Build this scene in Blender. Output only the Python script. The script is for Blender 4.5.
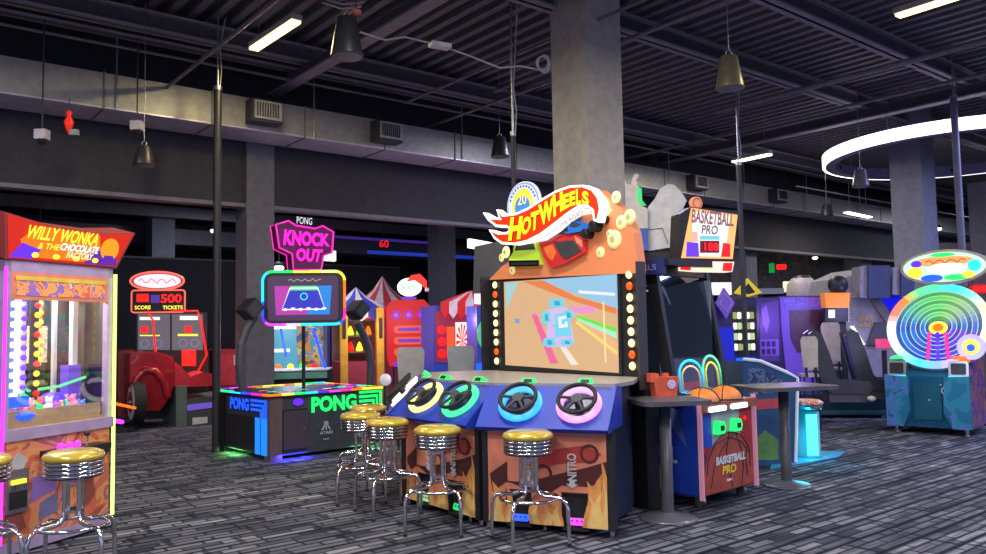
import bpy, bmesh, math, random
from math import sin, cos, tan, atan2, hypot, radians as R, pi, sqrt
from mathutils import Vector as V, Matrix
sc = bpy.context.scene
for o in list(bpy.data.objects): bpy.data.objects.remove(o)
COL = sc.collection
# ------------------------------------------------------------------ camera, world, lights
F = 800.; H = 1.52; TH = R(3.8); RO = R(1.03)
cd = bpy.data.cameras.new('camera'); cam = bpy.data.objects.new('camera', cd); COL.objects.link(cam)
cd.sensor_width = 36; cd.lens = 36*F/986; cd.clip_end = 200
rt = V((cos(RO), sin(RO)*sin(TH), -sin(RO)*cos(TH)))
fw = V((0, cos(TH), sin(TH))); up = rt.cross(fw)
cam.matrix_world = Matrix(((rt.x, up.x, -fw.x, 0), (rt.y, up.y, -fw.y, 0), (rt.z, up.z, -fw.z, H), (0, 0, 0, 1)))
sc.camera = cam
w = bpy.data.worlds.new('world'); sc.world = w; w.use_nodes = True
w.node_tree.nodes['Background'].inputs[0].default_value = (.42, .45, .85, 1)
w.node_tree.nodes['Background'].inputs[1].default_value = 1.0
sc.view_settings.view_transform = 'Standard'; sc.view_settings.look = 'None'
sc.view_settings.exposure = 0.0; sc.view_settings.gamma = 1
A1 = R(51.3); U = V((sin(A1), cos(A1), 0)); W = V((-cos(A1), sin(A1), 0))     # the building's two axes
GRID = pi/2 - A1
def uv(u, v, z=0): return U*u + W*v + V((0, 0, z))
def area(name, loc, sx, sy, e, col, rot=None):
    l = bpy.data.lights.new(name, 'AREA'); l.shape = 'RECTANGLE'; l.size = sx; l.size_y = sy; l.energy = e; l.color = col
    o = bpy.data.objects.new(name, l); COL.objects.link(o); o.location = loc; o.rotation_euler = rot or (0, 0, GRID); return o
# ceiling strips of the hall, plus unseen ones added to brighten right and back
for (x, y, e, c) in [(-3.5, 1.5, 120, (1, .95, .88)), (3.5, 1.0, 120, (1, .95, .88)), (0, 5.2, 90, (1, .96, .9)), (-2.0, -3, 120, (1, .95, .9)),
                     (7.5, 6, 120, (.6, .66, 1)), (-6, 6.5, 60, (1, .93, .85)), (10, 12, 150, (.45, .5, 1)), (2, 13, 60, (.8, .8, 1)), (-4, 14.5, 60, (.9, .85, 1)), (-6, 20, 90, (.85, .82, 1)), (4, 24, 90, (.85, .85, 1)), (16, 24, 90, (.9, .9, 1)), (14, 9, 110, (.4, .45, 1))]:
    area('ceiling_and_fill_light', (x, y, 5.0), .5, 2.4, e*2.2, c)

# ------------------------------------------------------------------ pixel to place helpers
def ray(px, py):
    x = (px-493)/F; y = (277-py)/F
    return (rt*x + up*y + fw)
def at(px, py, Y):
    r = ray(px, py); return V((0, 0, H)) + r*(Y/r.y)
def fl(px, py, z=0):
    r = ray(px, py); return V((0, 0, H)) + r*((z-H)/r.z)
def atz(px, py, z): return fl(px, py, z)
def atv(px, py, v):
    r = ray(px, py); t = v/(r.dot(W)); return V((0, 0, H)) + r*t

# ------------------------------------------------------------------ materials
MC = {}
def mt(name, col, rough=.5, metal=0, em=0, ecol=None, spec=.5, coat=0):
    if name in MC: return MC[name]
    m = bpy.data.materials.new(name); m.use_nodes = True; b = m.node_tree.nodes['Principled BSDF']
    c = (*col, 1) if len(col) == 3 else col
    b.inputs['Base Color'].default_value = c; b.inputs['Roughness'].default_value = rough; b.inputs['Metallic'].default_value = metal
    b.inputs['Specular IOR Level'].default_value = spec; b.inputs['Coat Weight'].default_value = coat
    if em:
        e = ecol or col; b.inputs['Emission Color'].default_value = (*e[:3], 1); b.inputs['Emission Strength'].default_value = em
    else:
        # faint procedural unevenness so that no surface is perfectly flat in tone
        n = m.node_tree.nodes; l = m.node_tree.links
        tc = n.new('ShaderNodeTexCoord'); ns = n.new('ShaderNodeTexNoise'); ns.inputs['Scale'].default_value = 9; ns.inputs['Detail'].default_value = 4
        l.new(tc.outputs['Object'], ns.inputs['Vector'])
        rp = n.new('ShaderNodeValToRGB'); rp.color_ramp.elements[0].position = .3; rp.color_ramp.elements[1].position = .75
        rp.color_ramp.elements[0].color = tuple(x*.82 for x in c[:3])+(1,); rp.color_ramp.elements[1].color = tuple(min(1, x*1.12) for x in c[:3])+(1,)
        l.new(ns.outputs['Fac'], rp.inputs['Fac']); l.new(rp.outputs['Color'], b.inputs['Base Color'])
    MC[name] = m; return m
def glow(name, col, s=1.5):
    mx = max(col); c = tuple(mx*(x/mx)**1.45 for x in col)
    return mt(name, (c[0]*.12, c[1]*.12, c[2]*.12), .4, 0, s, c)
def art(name, pal, scale=6, em=0, rough=.4, dist=1.2, stretch=(1, 1, 1), seed=0):
    """busy printed graphics: a warped noise cut into flat colours"""
    if name in MC: return MC[name]
    m = bpy.data.materials.new(name); m.use_nodes = True; n = m.node_tree.nodes; l = m.node_tree.links; b = n['Principled BSDF']
    tc = n.new('ShaderNodeTexCoord'); mp = n.new('ShaderNodeMapping'); mp.inputs['Scale'].default_value = stretch; mp.inputs['Location'].default_value = (seed, seed*1.7, seed*.6)
    ns = n.new('ShaderNodeTexNoise'); ns.inputs['Scale'].default_value = scale; ns.inputs['Detail'].default_value = 2.5; ns.inputs['Distortion'].default_value = dist
    rp = n.new('ShaderNodeValToRGB'); rp.color_ramp.interpolation = 'CONSTANT'
    k = len(pal)
    for i, c in enumerate(pal):
        p = .30 + .42*i/k if i else 0
        if i < 2: e = rp.color_ramp.elements[i]; e.position = p
        else: e = rp.color_ramp.elements.new(p)
        e.color = (*c, 1)
    l.new(tc.outputs['Object'], mp.inputs[0]); l.new(mp.outputs[0], ns.inputs['Vector']); l.new(ns.outputs['Fac'], rp.inputs['Fac'])
    l.new(rp.outputs['Color'], b.inputs['Base Color']); b.inputs['Roughness'].default_value = rough
    if em: l.new(rp.outputs['Color'], b.inputs['Emission Color']); b.inputs['Emission Strength'].default_value = em
    MC[name] = m; return m
def glass(name, tint=(1, 1, 1), refl=.08):
    if name in MC: return MC[name]
    m = bpy.data.materials.new(name); m.use_nodes = True; n = m.node_tree.nodes; l = m.node_tree.links
    n.remove(n['Principled BSDF']); t = n.new('ShaderNodeBsdfTransparent'); t.inputs[0].default_value = (*tint, 1)
    g = n.new('ShaderNodeBsdfGlossy'); g.inputs['Roughness'].default_value = .03; x = n.new('ShaderNodeMixShader'); x.inputs[0].default_value = refl
    l.new(t.outputs[0], x.inputs[1]); l.new(g.outputs[0], x.inputs[2]); l.new(x.outputs[0], n['Material Output'].inputs[0]); MC[name] = m; return m

def carpet():
    m = bpy.data.materials.new('carpet'); m.use_nodes = True; n = m.node_tree.nodes; l = m.node_tree.links; b = n['Principled BSDF']; b.inputs['Roughness'].default_value = .95
    b.inputs['Specular IOR Level'].default_value = .15
    tc = n.new('ShaderNodeTexCoord'); mp = n.new('ShaderNodeMapping'); mp.inputs['Rotation'].default_value = (0, 0, -GRID)
    l.new(tc.outputs['Object'], mp.inputs[0])
    def brick(w_, h_, c1, c2, mo, ms, off):
        br = n.new('ShaderNodeTexBrick'); br.inputs['Scale'].default_value = 1; br.inputs['Brick Width'].default_value = w_; br.inputs['Row Height'].default_value = h_; br.offset = off; br.squash = 1.6; br.squash_frequency = 3
        br.inputs['Mortar Size'].default_value = ms; br.inputs['Mortar Smooth'].default_value = .4; br.inputs['Bias'].default_value = 0
        br.inputs['Color1'].default_value = (*c1, 1); br.inputs['Color2'].default_value = (*c2, 1); br.inputs['Mortar'].default_value = (*mo, 1); l.new(mp.outputs[0], br.inputs[0]); return br
    ba = brick(.27, .088, (.055, .062, .085), (.245, .25, .28), (.032, .036, .052), .015, .37); bb = brick(.62, .264, (.65, .66, .72), (1.15, 1.13, 1.1), (.28, .28, .34), .03, .31)
    br = n.new('ShaderNodeMix'); br.data_type = 'RGBA'; br.blend_type = 'MULTIPLY'; br.inputs[0].default_value = 1; l.new(ba.outputs['Color'], br.inputs[6]); l.new(bb.outputs['Color'], br.inputs[7])
    m2 = n.new('ShaderNodeMapping'); m2.inputs['Scale'].default_value = (2.2, 60, 1); l.new(mp.outputs[0], m2.inputs[0])
    ns = n.new('ShaderNodeTexNoise'); ns.inputs['Scale'].default_value = 1; ns.inputs['Detail'].default_value = 3; l.new(m2.outputs[0], ns.inputs[0])
    r1 = n.new('ShaderNodeValToRGB'); r1.color_ramp.elements[0].position = .36; r1.color_ramp.elements[0].color = (.45, .45, .48, 1); r1.color_ramp.elements[1].position = .62; r1.color_ramp.elements[1].color = (1.25, 1.25, 1.25, 1)
    l.new(ns.outputs['Fac'], r1.inputs[0])
    mx = n.new('ShaderNodeMix'); mx.data_type = 'RGBA'; mx.blend_type = 'MULTIPLY'; mx.inputs[0].default_value = 1
    l.new(br.outputs[2], mx.inputs[6]); l.new(r1.outputs[0], mx.inputs[7])
    m3 = n.new('ShaderNodeMapping'); m3.inputs['Scale'].default_value = (.9, 3.3, 1); l.new(mp.outputs[0], m3.inputs[0])
    n3 = n.new('ShaderNodeTexNoise'); n3.inputs['Scale'].default_value = 1.2; n3.inputs['Detail'].default_value = 2; l.new(m3.outputs[0], n3.inputs[0])
    r3 = n.new('ShaderNodeValToRGB'); r3.color_ramp.elements[0].position = .42; r3.color_ramp.elements[0].color = (.68, .68, .72, 1); r3.color_ramp.elements[1].position = .55; r3.color_ramp.elements[1].color = (1.1, 1.1, 1.1, 1)
    l.new(n3.outputs['Fac'], r3.inputs[0])
    my = n.new('ShaderNodeMix'); my.data_type = 'RGBA'; my.blend_type = 'MULTIPLY'; my.inputs[0].default_value = 1
    l.new(mx.outputs[2], my.inputs[6]); l.new(r3.outputs[0], my.inputs[7])
    l.new(my.outputs[2], b.inputs['Base Color']); return m

BLACK = mt('black_laminate', (.018, .018, .022), .45); DARK = mt('dark_grey_paint', (.045, .045, .055), .6)
CHROME = mt('chrome', (.8, .8, .82), .12, 1); STEEL = mt('brushed_steel', (.42, .42, .44), .35, .9)
CEIL = mt('ceiling_black_paint', (.085, .082, .10), .8); CEILB = mt('ceiling_steel_grey', (.19, .18, .22), .6); BEAMC = mt('beam_grey', (.30, .28, .33), .6)
WHITE = mt('white_plastic', (.75, .75, .74), .4); GREYP = mt('light_grey_plastic', (.45, .45, .45), .5)
RUB = mt('black_rubber', (.012, .012, .012), .7); LILAC = mt('lilac_metal', (.52, .40, .62), .35, .3)
REDP = mt('red_gloss', (.45, .02, .03), .25, 0, coat=.5); ORANGE = mt('orange_print', (.88, .29, .17), .45)
YEL = mt('yellow_print', (.9, .65, .06), .5); BLUEP = mt('blue_print', (.02, .07, .55), .35)
GLASS = glass('clear_glass'); DGLASS = glass('smoked_glass', (.55, .58, .65), .12)
gW = glow('glow_white', (1, .97, .9), 2.2); gW1 = glow('lit_white_panel', (1, .96, .93), 1.1); gRed = glow('glow_red', (1, .04, .03), 1.6); gPink = glow('glow_pink', (1, .06, .55), 1.5)
gMag = glow('glow_magenta', (.85, .12, 1), 1.7); gBlue = glow('glow_blue', (.04, .18, 1), 1.8); gCyan = glow('glow_cyan', (.05, .75, 1), 1.7); gGrn = glow('glow_green', (.06, 1, .3), 1.3)
gYel = glow('glow_yellow', (1, .85, .12), 1.6); gOr = glow('glow_orange', (1, .3, .02), 1.4); gAmb = glow('glow_amber', (1, .22, .01), 1.2); gLime = glow('glow_lime', (.8, 1, .35), 1.9)
gPur = glow('glow_purple', (.25, .08, 1), 1.2); SCRB = glow('screen_dark', (.02, .025, .05), .8)
RAIN = [gCyan, gGrn, gYel, gOr, gPink, gMag, gBlue, gCyan, gGrn, gYel]

# ------------------------------------------------------------------ mesh builder
def circ(cx, cy, rx, ry=None, n=24, a0=0, a1=2*pi):
    ry = rx if ry is None else ry; full = abs(a1-a0-2*pi) < 1e-6
    return [(cx+rx*cos(a0+(a1-a0)*i/(n if full else n-1)), cy+ry*sin(a0+(a1-a0)*i/(n if full else n-1))) for i in range(n)]
def rrect(x0, y0, x1, y1, r, n=5):
    p = []
    for (cx, cy, a) in ((x1-r, y1-r, 0), (x0+r, y1-r, pi/2), (x0+r, y0+r, pi), (x1-r, y0+r, 3*pi/2)):
        p += [(cx+r*cos(a+pi/2*i/(n-1)), cy+r*sin(a+pi/2*i/(n-1))) for i in range(n)]
    return p
TXT = {}
def text_geo(s, bold=0.0):
    k = (s, bold)
    if k in TXT: return TXT[k]
    c = bpy.data.curves.new('t', 'FONT'); c.body = s; c.resolution_u = 3; c.offset = bold; o = bpy.data.objects.new('t', c); COL.objects.link(o)
    dg = bpy.context.evaluated_depsgraph_get(); dg.update(); me = bpy.data.meshes.new_from_object(o.evaluated_get(dg))
    vs = [(v.co.x, v.co.y) for v in me.vertices]; fs = [tuple(p.vertices) for p in me.polygons]
    x0 = min(a for a, b in vs); x1 = max(a for a, b in vs); y0 = min(b for a, b in vs); y1 = max(b for a, b in vs)
    vs = [((a-x0)/(x1-x0), (b-y0)/(y1-y0)) for a, b in vs]
    bpy.data.objects.remove(o); bpy.data.curves.remove(c); bpy.data.meshes.remove(me)
    TXT[k] = (vs, fs); return TXT[k]
class Fr:      # a drawing plane: origin, right, up; en points to the viewer
    def __init__(s, o, ex, ey): s.o = V(o); s.ex = V(ex).normalized(); s.ey = V(ey).normalized(); s.en = s.ex.cross(s.ey)
    def p(s, x, y, d=0): return s.o + s.ex*x + s.ey*y + s.en*d
def front(y=0, x=0, z=0, tilt=0): return Fr((x, y, z), (1, 0, 0), (0, sin(tilt), cos(tilt)))
def leftf(x, y=0, z=0): return Fr((x, y, z), (0, -1, 0), (0, 0, 1))
def rightf(x, y=0, z=0): return Fr((x, y, z), (0, 1, 0), (0, 0, 1))
def topf(z, x=0, y=0): return Fr((x, y, z), (1, 0, 0), (0, 1, 0))
class MB:
    def __init__(s): s.v = []; s.f = []; s.mi = []; s.sm = []; s.ms = []
    def add(s, vs, fs, m, smooth=False):
        if m not in s.ms: s.ms.append(m)
        k = s.ms.index(m); b = len(s.v); s.v += [V(x) for x in vs]
        for f in fs: s.f.append(tuple(b+i for i in f)); s.mi.append(k); s.sm.append(smooth)
        return s
    def box(s, x0, x1, y0, y1, z0, z1, m, rot=0):
        vs = [V((x, y, z)) for z in (z0, z1) for (x, y) in ((x0, y0), (x1, y0), (x1, y1), (x0, y1))]
        if rot:
            c = V(((x0+x1)/2, (y0+y1)/2, 0)); M = Matrix.Rotation(rot, 3, 'Z'); vs = [M @ (q-c) + c for q in vs]
        return s.add(vs, [(3, 2, 1, 0), (4, 5, 6, 7), (0, 1, 5, 4), (1, 2, 6, 5), (2, 3, 7, 6), (3, 0, 4, 7)], m)
    def prism(s, pts, fr, d0, d1, m, pts2=None):
        n = len(pts); q = pts2 or pts
        vs = [fr.p(x, y, d0) for x, y in pts] + [fr.p(x, y, d1) for x, y in q]
        return s.add(vs, [tuple(reversed(range(n))), tuple(range(n, 2*n))] + [(i, (i+1) % n, n+(i+1) % n, n+i) for i in range(n)], m)
    def slab(s, pts3, nrm, d0, d1, m):      # a polygon of 3D points thickened along nrm
        n = len(pts3); nrm = V(nrm)
        return s.add([p+nrm*d0 for p in pts3]+[p+nrm*d1 for p in pts3], [tuple(reversed(range(n))), tuple(range(n, 2*n))] + [(i, (i+1) % n, n+(i+1) % n, n+i) for i in range(n)], m)
    def cyl(s, p, q, r, m, r2=None, n=16, cap=True):
        p = V(p); q = V(q); r2 = r if r2 is None else r2; d = (q-p).normalized(); a = d.orthogonal().normalized(); b = d.cross(a)
        vs = [p+(a*cos(t)+b*sin(t))*r for t in [2*pi*i/n for i in range(n)]] + [q+(a*cos(t)+b*sin(t))*r2 for t in [2*pi*i/n for i in range(n)]]
        s.add(vs, [(i, (i+1) % n, n+(i+1) % n, n+i) for i in range(n)], m, True)
        if cap: s.add(vs, [tuple(reversed(range(n))), tuple(range(n, 2*n))], m)
        return s
    def lathe(s, prof, c, m, n=28, axis='z', smooth=True):
        c = V(c); vs = []; k = len(prof)
        for i in range(n):
            t = 2*pi*i/n
            for (r, z) in prof:
                r = max(r, .0004)
                vs.append(c + (V((r*cos(t), r*sin(t), z)) if axis == 'z' else V((r*cos(t), -z, r*sin(t)))))
        fs = [(i*k+j, ((i+1) % n)*k+j, ((i+1) % n)*k+j+1, i*k+j+1) for i in range(n) for j in range(k-1)]
        return s.add(vs, fs, m, smooth)
    def tube(s, pts, r, m, n=8, closed=False):
        pts = [V(p) for p in pts]; k = len(pts); vs = []; pa = None
        for i, p in enumerate(pts):
            d = (pts[(i+1) % k]-pts[i-1]) if closed else (pts[min(i+1, k-1)]-pts[max(i-1, 0)])
            d.normalize()
            if pa is None: a = d.orthogonal().normalized()
            else: a = (pa - d*pa.dot(d)).normalized()
            pa = a; b = d.cross(a); vs += [p+(a*cos(2*pi*j/n)+b*sin(2*pi*j/n))*r for j in range(n)]
        fs = [(i*n+j, i*n+(j+1) % n, ((i+1) % k)*n+(j+1) % n, ((i+1) % k)*n+j) for i in range(k if closed else k-1) for j in range(n)]
        s.add(vs, fs, m, True)
        if not closed: s.add(vs, [tuple(reversed(range(n))), tuple(range((k-1)*n, k*n))], m)
        return s
    def ftube(s, pts, fr, d, r, m, closed=True, n=6): return s.tube([fr.p(x, y, d) for x, y in pts], r, m, n, closed)
    def ring(s, fr, cx, cy, ro, ri, d0, d1, m, n=32, ys=1):
        vs = []
        for i in range(n):
            c, q = cos(2*pi*i/n), sin(2*pi*i/n)*ys
            vs += [fr.p(cx+ri*c, cy+ri*q, d0), fr.p(cx+ro*c, cy+ro*q, d0), fr.p(cx+ro*c, cy+ro*q, d1), fr.p(cx+ri*c, cy+ri*q, d1)]
        fs = []
        for i in range(n):
            a = 4*i; b = 4*((i+1) % n)
            fs += [(a+j, b+j, b+(j+1) % 4, a+(j+1) % 4) for j in range(4)]
        return s.add(vs, fs, m)
    def text(s, t, fr, x0, y0, x1, y1, m, d=.004, sl=0, bold=0.0):
        g = text_geo(t, bold)
        return s.add([fr.p(x0+(x1-x0)*a+sl*b, y0+(y1-y0)*b, d) for a, b in g[0]], g[1], m)
    def dome(s, c, r, m, ax='z', sq=1, n=20):
        return s.lathe([(r*cos(a), r*sq*sin(a)) for a in [pi/2*i/7 for i in range(8)]], c, m, n, ax)
    def ball(s, c, r, m, n=16, sz=1):
        return s.lathe([(r*cos(a), r*sz*sin(a)) for a in [-pi/2+pi*i/10 for i in range(11)]], c, m, n)
    def build(s, name, parent=None, label=None, kind=None):
        me = bpy.data.meshes.new(name); me.from_pydata(s.v, [], s.f)
        for m in s.ms: me.materials.append(m)
        me.polygons.foreach_set('material_index', s.mi); me.polygons.foreach_set('use_smooth', s.sm); me.update()
        b = bmesh.new(); b.from_mesh(me); bmesh.ops.recalc_face_normals(b, faces=b.faces); b.to_mesh(me); b.free()
        o = bpy.data.objects.new(name, me); COL.objects.link(o)
        if parent: o.parent = parent
        if label: o['label'] = label
        if kind: o['kind'] = kind
        return o
def tag(o, label, cat, group=None):
    o['label'] = label; o['category'] = cat
    if group: o['group'] = group
    return o
class Th:      # a thing: an Empty with parts, plus pixel-to-local conversion
    def __init__(s, name, label, cat, loc=(0, 0, 0), rot=0, group=None):
        o = bpy.data.objects.new(name, None); COL.objects.link(o); o.location = loc; o.rotation_euler = (0, 0, rot); o.empty_display_size = .2
        tag(o, label, cat, group); s.o = o; s.loc = V(loc); s.M = Matrix.Rotation(-rot, 3, 'Z')
    def hit(s, px, py, fr, d=0):           # where the line of sight meets a local plane
        r = s.M @ ray(px, py); c = s.M @ (V((0, 0, H))-s.loc); q = fr.o+fr.en*d
        return c + r*((q-c).dot(fr.en)/r.dot(fr.en))
    def loc2(s, px, py, fr):
        q = s.hit(px, py, fr)-fr.o; return (q.dot(fr.ex), q.dot(fr.ey))
    def poly(s, mb, pts, fr, d0, d1, m):
        return mb.prism([s.loc2(a, b, fr) for a, b in pts], fr, d0, d1, m)
    def tq(s, mb, t, BL, BR, TR, TL, fr, m, d=.004, bold=0.0):
        q = [s.loc2(*k, fr) for k in (BL, BR, TR, TL)]; g = text_geo(t, bold)
        vs = [fr.p(*[(q[0][i]*(1-a)+q[1][i]*a)*(1-b)+(q[3][i]*(1-a)+q[2][i]*a)*b for i in (0, 1)], d) for a, b in g[0]]
        return mb.add(vs, g[1], m)
def copy_tree(o, parent=None):
    c = o.copy(); COL.objects.link(c)
    if parent: c.parent = parent
    for ch in [x for x in bpy.data.objects if x.parent == o]: copy_tree(ch, c)
    return c
def struct(mb, name): return mb.build(name, None, None, 'structure')
def gbox(mb, u0, u1, v0, v1, z0, z1, m):      # a box on the building's grid
    vs = [uv(u, v, z) for z in (z0, z1) for (u, v) in ((u0, v0), (u1, v0), (u1, v1), (u0, v1))]
    return mb.add(vs, [(3, 2, 1, 0), (4, 5, 6, 7), (0, 1, 5, 4), (1, 2, 6, 5), (2, 3, 7, 6), (3, 0, 4, 7)], m)

# ================================================================== THE HALL
CT = 6.0
m = MB(); m.add([(-40, -14, 0), (60, -14, 0), (60, 60, 0), (-40, 60, 0)], [(0, 1, 2, 3)], carpet()); struct(m, 'floor')
m = MB(); gbox(m, -32, 46, -12, 40, CT, CT+.1, CEIL)
u = -20
while u < 44:                                    # ribs of the steel deck
    gbox(m, u, u+.11, -6, 12.2, CT-.09, CT+.01, CEIL if int(u*4) % 1 else CEILB); u += .27
struct(m, 'ceiling')
tn = 0
def trim(mb):
    global tn; tn += 1; return struct(mb, 'trim_%d' % tn)
def ibeam_u(v, z=5.55, u0=-22, u1=44, mat=CEILB, fw_=.2, h=.32):
    m = MB(); gbox(m, u0, u1, v-fw_/2, v+fw_/2, z, z+.03, mat); gbox(m, u0, u1, v-.02, v+.02, z, z+h, CEIL); gbox(m, u0, u1, v-fw_/2, v+fw_/2, z+h-.03, z+h, mat); trim(m)
for (px, py) in ((832, 30), (700, 58), (412, 95)): ibeam_u(fl(px, py, 5.55).dot(W), mat=BEAMC, h=.26)
ibeam_u(10.9, mat=BEAMC, h=.26); ibeam_u(-2, mat=BEAMC, h=.26)
for u in (fl(360, 46, 5.35).dot(U), fl(360, 46, 5.35).dot(U)+9.6, fl(360, 46, 5.35).dot(U)-9.6):           # beams the other way
    m = MB(); gbox(m, u-.1, u+.1, -6, 12.1, 5.35, 5.38, BEAMC); gbox(m, u-.02, u+.02, -6, 12.1, 5.36, 5.55, CEIL); trim(m)
# fascia wall under the duct and the room behind it
m = MB(); gbox(m, -22, 44, 12.3, 12.5, 3.58, CT, mt('fascia_dark_paint', (.042, .04, .052), .8)); struct(m, 'wall_fascia')
m = MB(); gbox(m, -22, 44, 12.28, 12.52, 3.54, 3.60, CEILB); trim(m)
m = MB(); gbox(m, -30, 60, 33, 33.3, 0, CT, mt('far_wall_grey', (.10, .10, .12), .8)); struct(m, 'wall_back')
m = MB(); gbox(m, 45.7, 46, -12, 33, 0, CT, mt('far_wall_grey', (.10, .10, .12), .8)); struct(m, 'wall_right')
m = MB(); gbox(m, -18, 11.2, 17.9, 18.05, 0, 3.18, mt('black_curtain_wall', (.010, .010, .016), .85)); struct(m, 'wall_curtain')
m = MB(); gbox(m, -18, 11.2, 17.88, 18.07, 3.18, 3.22, DARK); trim(m)
for k, v in enumerate((15.5, 19, 22.5, 26, 29.5)):
    m = MB(); gbox(m, -24, 44, v-.12, v+.12, 4.75, 5.05, CEILB); trim(m)
m = MB(); gbox(m, -24, 44, 23.6, 24.6, 4.15, 4.6, mt('back_duct_grey', (.16, .16, .2), .5)); trim(m)
def column(px_l, px_r, py, Y, w_, z1, c1=(.33, .31, .29)):
    p = at((px_l+px_r)/2, py, Y); m = MB(); u_, v_ = p.dot(U), p.dot(W)
    gbox(m, u_-w_/2, u_+w_/2, v_-w_/2, v_+w_/2, 0, z1, mt('column_paint', c1, .7)); trim(m)
COLM = (.30, .285, .275)
CB = (.15, .15, .19)
column(550, 624, 100, 9.9, .62, CT, (.48, .45, .40))
MC.pop('column_paint')
column(888, 933, 140, 16.2, .62, CT, (.26, .26, .30)); MC.pop('column_paint')
for c_ in ((237, 273, 200, 12.9, .46, 4.6), (148, 173, 220, 22, .6, 5), (427, 456, 245, 24, .6, 5), (735, 752, 260, 22, .5, 5), (845, 870, 260, 26, .6, 5), (975, 1000, 230, 20, .6, 5), (812, 826, 262, 31, .5, 5)): column(*c_, CB)

# air duct with its seams and its two grilles
DU = mt('duct_metal', (.42, .41, .38), .45, .3)
t = Th('air_duct', 'long grey rectangular air duct running under the ceiling across the hall', 'duct', uv(0, 0, 0), GRID)
m = MB(); m.box(-9, 40, 11.45, 12.22, 4.60, 5.06, DU); m.box(-9, 40, 11.45, 12.22, 4.58, 4.60, mt('duct_underside_lit', (.78, .72, .85), .35, .2)); m.build('duct_body', t.o)  # underside colour lightened for the machine glow falling on it from below
for u in [-7.6+1.45*i for i in range(26)]:
    m = MB(); m.box(u-.012, u+.012, 11.435, 12.24, 4.565, 5.075, mt('duct_seam', (.22, .2, .19), .5)); m.build('seam', t.o)
for (px, py) in ((262, 108), (384, 129), (694, 183), (775, 196)):
    p = atv(px, py, 11.4); q = p.dot(U)
    m = MB(); m.box(q-.24, q+.24, 11.2, 11.44, 4.66, 5.0, DARK); m.box(q-.2, q+.22, 11.17, 11.2, 4.7, 4.97, GREYP)
    g = m.build('air_vent', t.o, 'boxed side grille standing off the duct')
    m = MB()
    for k in range(9): m.box(q-.17+k*.04, q-.155+k*.04, 11.155, 11.17, 4.73, 4.94, DARK)
    m.build('vent_slats', g)
for u in [-6+2.9*i for i in range(12)]:
    m = MB(); m.cyl((u, 11.43, 4.6), (u, 11.43, CT), .012, STEEL, n=6); m.build('hanger_rod', t.o)

# pipes and conduits under the deck
def pipe(name, a, b, r, label, mat=None):
    m = MB(); m.cyl(a, b, r, mat or mt('pipe_grey', (.24, .22, .24), .5, .3), n=10)
    o = m.build(name); tag(o, label, 'pipe'); return o
def line_v(px, py, z, L0, L1):                    # a straight run along the second axis through a seen point
    p = atz(px, py, z); L1 = min(L1, 12.15-p.dot(W)); return p+W*L0, p+W*L1
def line_u(px, py, z, L0, L1):
    p = atz(px, py, z); return p+U*L0, p+U*L1
a, b = line_v(800, 90, 5.1, -9, 1.5); pipe('sprinkler_pipe', a, b, .045, 'thick grey sprinkler pipe crossing in front of the right column top')
a, b = line_v(700, 141, 5.2, -14, 4); pipe('sprinkler_pipe', a, b, .03, 'thin purple lit sprinkler pipe below the thick one right of the big column')
a, b = line_v(665, 25, 5.4, -6, 3.5); pipe('sprinkler_pipe', a, b, .03, 'sprinkler pipe meeting the top of the big column from the right')
a, b = line_u(125, 48, 5.4, -6, 14); pipe('conduit_pipe', a, b, .022, 'long thin conduit crossing the upper left ceiling above the duct')
a, b = line_v(205, 57, 5.0, -3, 4.5); pipe('conduit_pipe', a, b, .025, 'bright conduit slanting up to the top left beside the pole')
a, b = line_v(500, 62, 5.3, -3, 2.5); pipe('conduit_pipe', a, b, .022, 'thin conduit left of the big column near the coiled wire')
a, b = line_v(515, 95, 5.2, -1.5, 3); pipe('conduit_pipe', a, b, .022, 'short conduit that bends down into the pole left of the big column')
a, b = line_u(900, 205, 4.6, -5, 6); pipe('conduit_pipe', a, b, .02, 'thin pipe below the ring lamp at the right')
# cable with junction box between pendant speaker and coil
pts = [at(360, 32, 8.6), at(385, 40, 8.7), at(405, 37, 8.8), at(438, 45, 9), at(470, 56, 9.1), at(500, 68, 9.2), at(520, 66, 9.3), at(540, 70, 9.4)]
m = MB(); m.tube(pts, .012, GREYP); tag(m.build('ceiling_cable'), 'white cable swinging from the big pendant speaker to the column', 'cable')
c = at(440, 46, 8.95); m = MB(); m.box(c.x-.12, c.x+.12, c.y-.06, c.y+.06, c.z-.02, c.z+.03, WHITE, .5); tag(m.build('junction_box'), 'small white flat box on the ceiling cable', 'box')
c = at(542, 63, 9.25); m = MB()
for k in range(4): m.tube([c+V((.07*cos(a)+.01*k, .01*k, (.075+.012*k)*sin(a))) for a in [2*pi*i/16 for i in range(16)]], .007, GREYP, 5, True)
tag(m.build('coiled_wire'), 'coil of grey wire hanging by the left side of the big column', 'cable')

# strip lamps
def strip(px0, py0, px1, py1, z, label, col, s=5, wd=.14):
    a = atz(px0, py0, z); b = atz(px1, py1, z); d = (b-a); L = d.length; rot = atan2(d.y, d.x)
    t = Th('strip_light', label, 'ceiling light', a+d/2, rot)
    m = MB(); m.box(-L/2, L/2, -wd/2, wd/2, .03, .10, GREYP); m.build('housing', t.o)
    m = MB(); m.box(-L/2+.02, L/2-.02, -wd/2+.01, wd/2-.01, 0, .03, glow('tube_'+label[:6], col, s)); m.build('diffuser', t.o)
    for x in (-L*.35, L*.35): m = MB(); m.cyl((x, 0, .1), (x, 0, CT-z), .006, STEEL, n=5); m.build('hanger', t.o)
    l = area('strip_lamp_light', a+d/2+V((0, 0, -.03)), L, wd, 80, col, (0, 0, rot))
strip(253, 51, 297, 22, 5.2, 'warm yellow strip light glowing over the duct at top left', (1, .80, .40), 4)
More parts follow.
